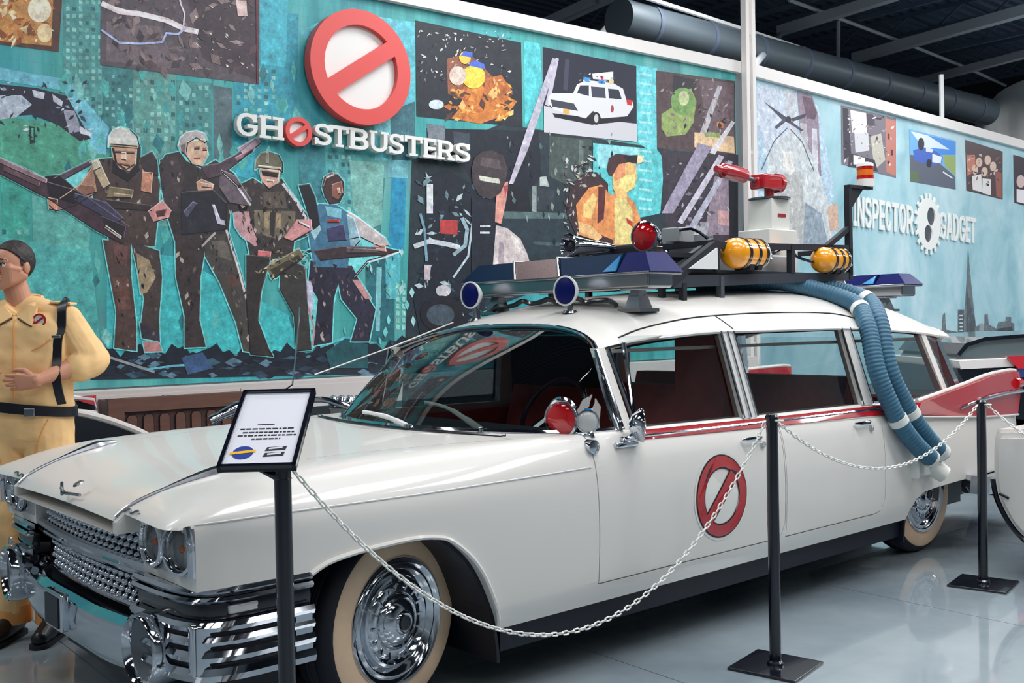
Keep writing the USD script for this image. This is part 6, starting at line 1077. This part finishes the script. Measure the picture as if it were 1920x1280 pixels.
# collar, zip, pockets, badge, belt, straps, shoes
for s in (-1, 1):
    P = [(s * .012, 1.545), (s * .055, 1.60), (s * .10, 1.59), (s * .10, 1.545), (s * .085, 1.50)]
    v = [(x, front_y(x, min(z, 1.585)) - o - (.02 if z > 1.57 else .0), z) for x, z in P for o in (.004, .013)]
    obj('collar', hull(v), 'yellow_cloth', mq, False)
    obj('collar_seam', tube(on_suit([(s * .012, 1.538), (s * .048, 1.515), (s * .088, 1.495)], .006), .0025, 5), 'hair', mq)
    obj('collar_stand', tube(smooth_path([(s * .004, -.062, 1.548), (s * .05, -.05, 1.585), (s * .075, .0, 1.61), (s * .05, .07, 1.635), (0, .085, 1.64)], 4), .017, 8), 'yellow_cloth', mq)
    obj('pocket_seam', tube(on_suit([(s * .085, 1.385), (s * .13, 1.405), (s * .17, 1.435)], .002), .0028, 5), 'tan_cloth', mq)
    obj('leg_seam', tube(on_suit([(s * .15, 1.06), (s * .11, .97), (s * .075, .86)], .002), .0028, 5), 'tan_cloth', mq)
    obj('cuff', tube([(s * .10, .02, .075), (s * .10, .02, .16)], [.088, .086], 20), 'tan_cloth', mq)
    sh = obj('shoe', soften(m3.Manifold.batch_hull([S_((s * .10, .06, .055), .040), S_((s * .10, .05, .11), .036), S_((s * .108, -.09, .045), .044), S_((s * .112, -.165, .042), .038)]), .012, 4), 'leather_black', mq, True)
    obj('sole', prism(LineString([(s * .10, .06), (s * .112, -.165)]).buffer(.047), 0, .02, 'xy'), 'soft_black', sh, False)
    obj('sock', tube([(s * .10, .03, .08), (s * .10, .02, .15)], .05, 14), 'skin', mq)
obj('zip', tube(on_suit([(0, z) for z in np.linspace(1.53, 1.16, 9)], .002), .0035, 6), 'tan_cloth', mq)
def belt_ring(z, a, b, tilt=0): return np.array([(a * math.cos(t), .005 + b * math.sin(t), z + tilt * math.cos(t)) for t in np.linspace(0, 2 * math.pi, 40, endpoint=False)])
obj('belt', tube(belt_ring(1.115, .232, .142, -.028), 1.0, prof=[(-.006, -.024), (.006, -.024), (.006, .024), (-.006, .024)], closed=True), 'leather_black', mq, 40)
obj('belt_buckle', rbox(.055, .105, -.148, -.138, 1.075, 1.115, .004), 'dull_chrome', mq, 40)
sp = [(.19, .06, 1.60), (.205, -.02, 1.615), (.215, -.075, 1.565)] + [(x, front_y(x, z) - .010, z) for x, z in ((.212, 1.50), (.20, 1.43), (.195, 1.36))] + [(.205, -.13, 1.25), (.215, -.10, 1.13)]
obj('shoulder_strap', tube(smooth_path(sp, 5), 1.0, prof=[(-.020, -.004), (.020, -.004), (.020, .004), (-.020, .004)], up=(0, -1, .2)), 'leather_black', mq, 40)
obj('strap_buckle', rbox(.185, .225, -.128, -.11, 1.44, 1.455, .003), 'dull_chrome', mq, 40)
obj('epaulette', hull([(x, y, z) for x, y, z in ((.14, -.03, 1.606), (.14, .05, 1.612), (.235, -.03, 1.598), (.235, .05, 1.60), (.14, -.03, 1.614), (.235, -.03, 1.607), (.14, .05, 1.62), (.235, .05, 1.609))]), 'yellow_cloth', mq, False)
by = front_y(.118, 1.525) - .006
bd = obj('chest_badge', trimesh.creation.cylinder(.030, .004, sections=28).apply_transform(trimesh.transformations.rotation_matrix(math.pi / 2, [1, 0, 0])).apply_translation([.118, by, 1.525]), 'white_plastic', mq, False)
ri = Point(0, 0).buffer(.032, 24).difference(Point(0, 0).buffer(.024, 24)).union(aff.rotate(sbox(-.027, -.0045, .027, .0045), 35)); rt = trimesh.creation.extrude_polygon(ri, .004, engine='earcut')
v = np.asarray(rt.vertices); obj('badge_ring', trimesh.Trimesh(np.c_[v[:, 0] + .118, by - .002 - v[:, 2], v[:, 1] + 1.525], rt.faces[:, ::-1], process=False), 'red_paint', bd, False)
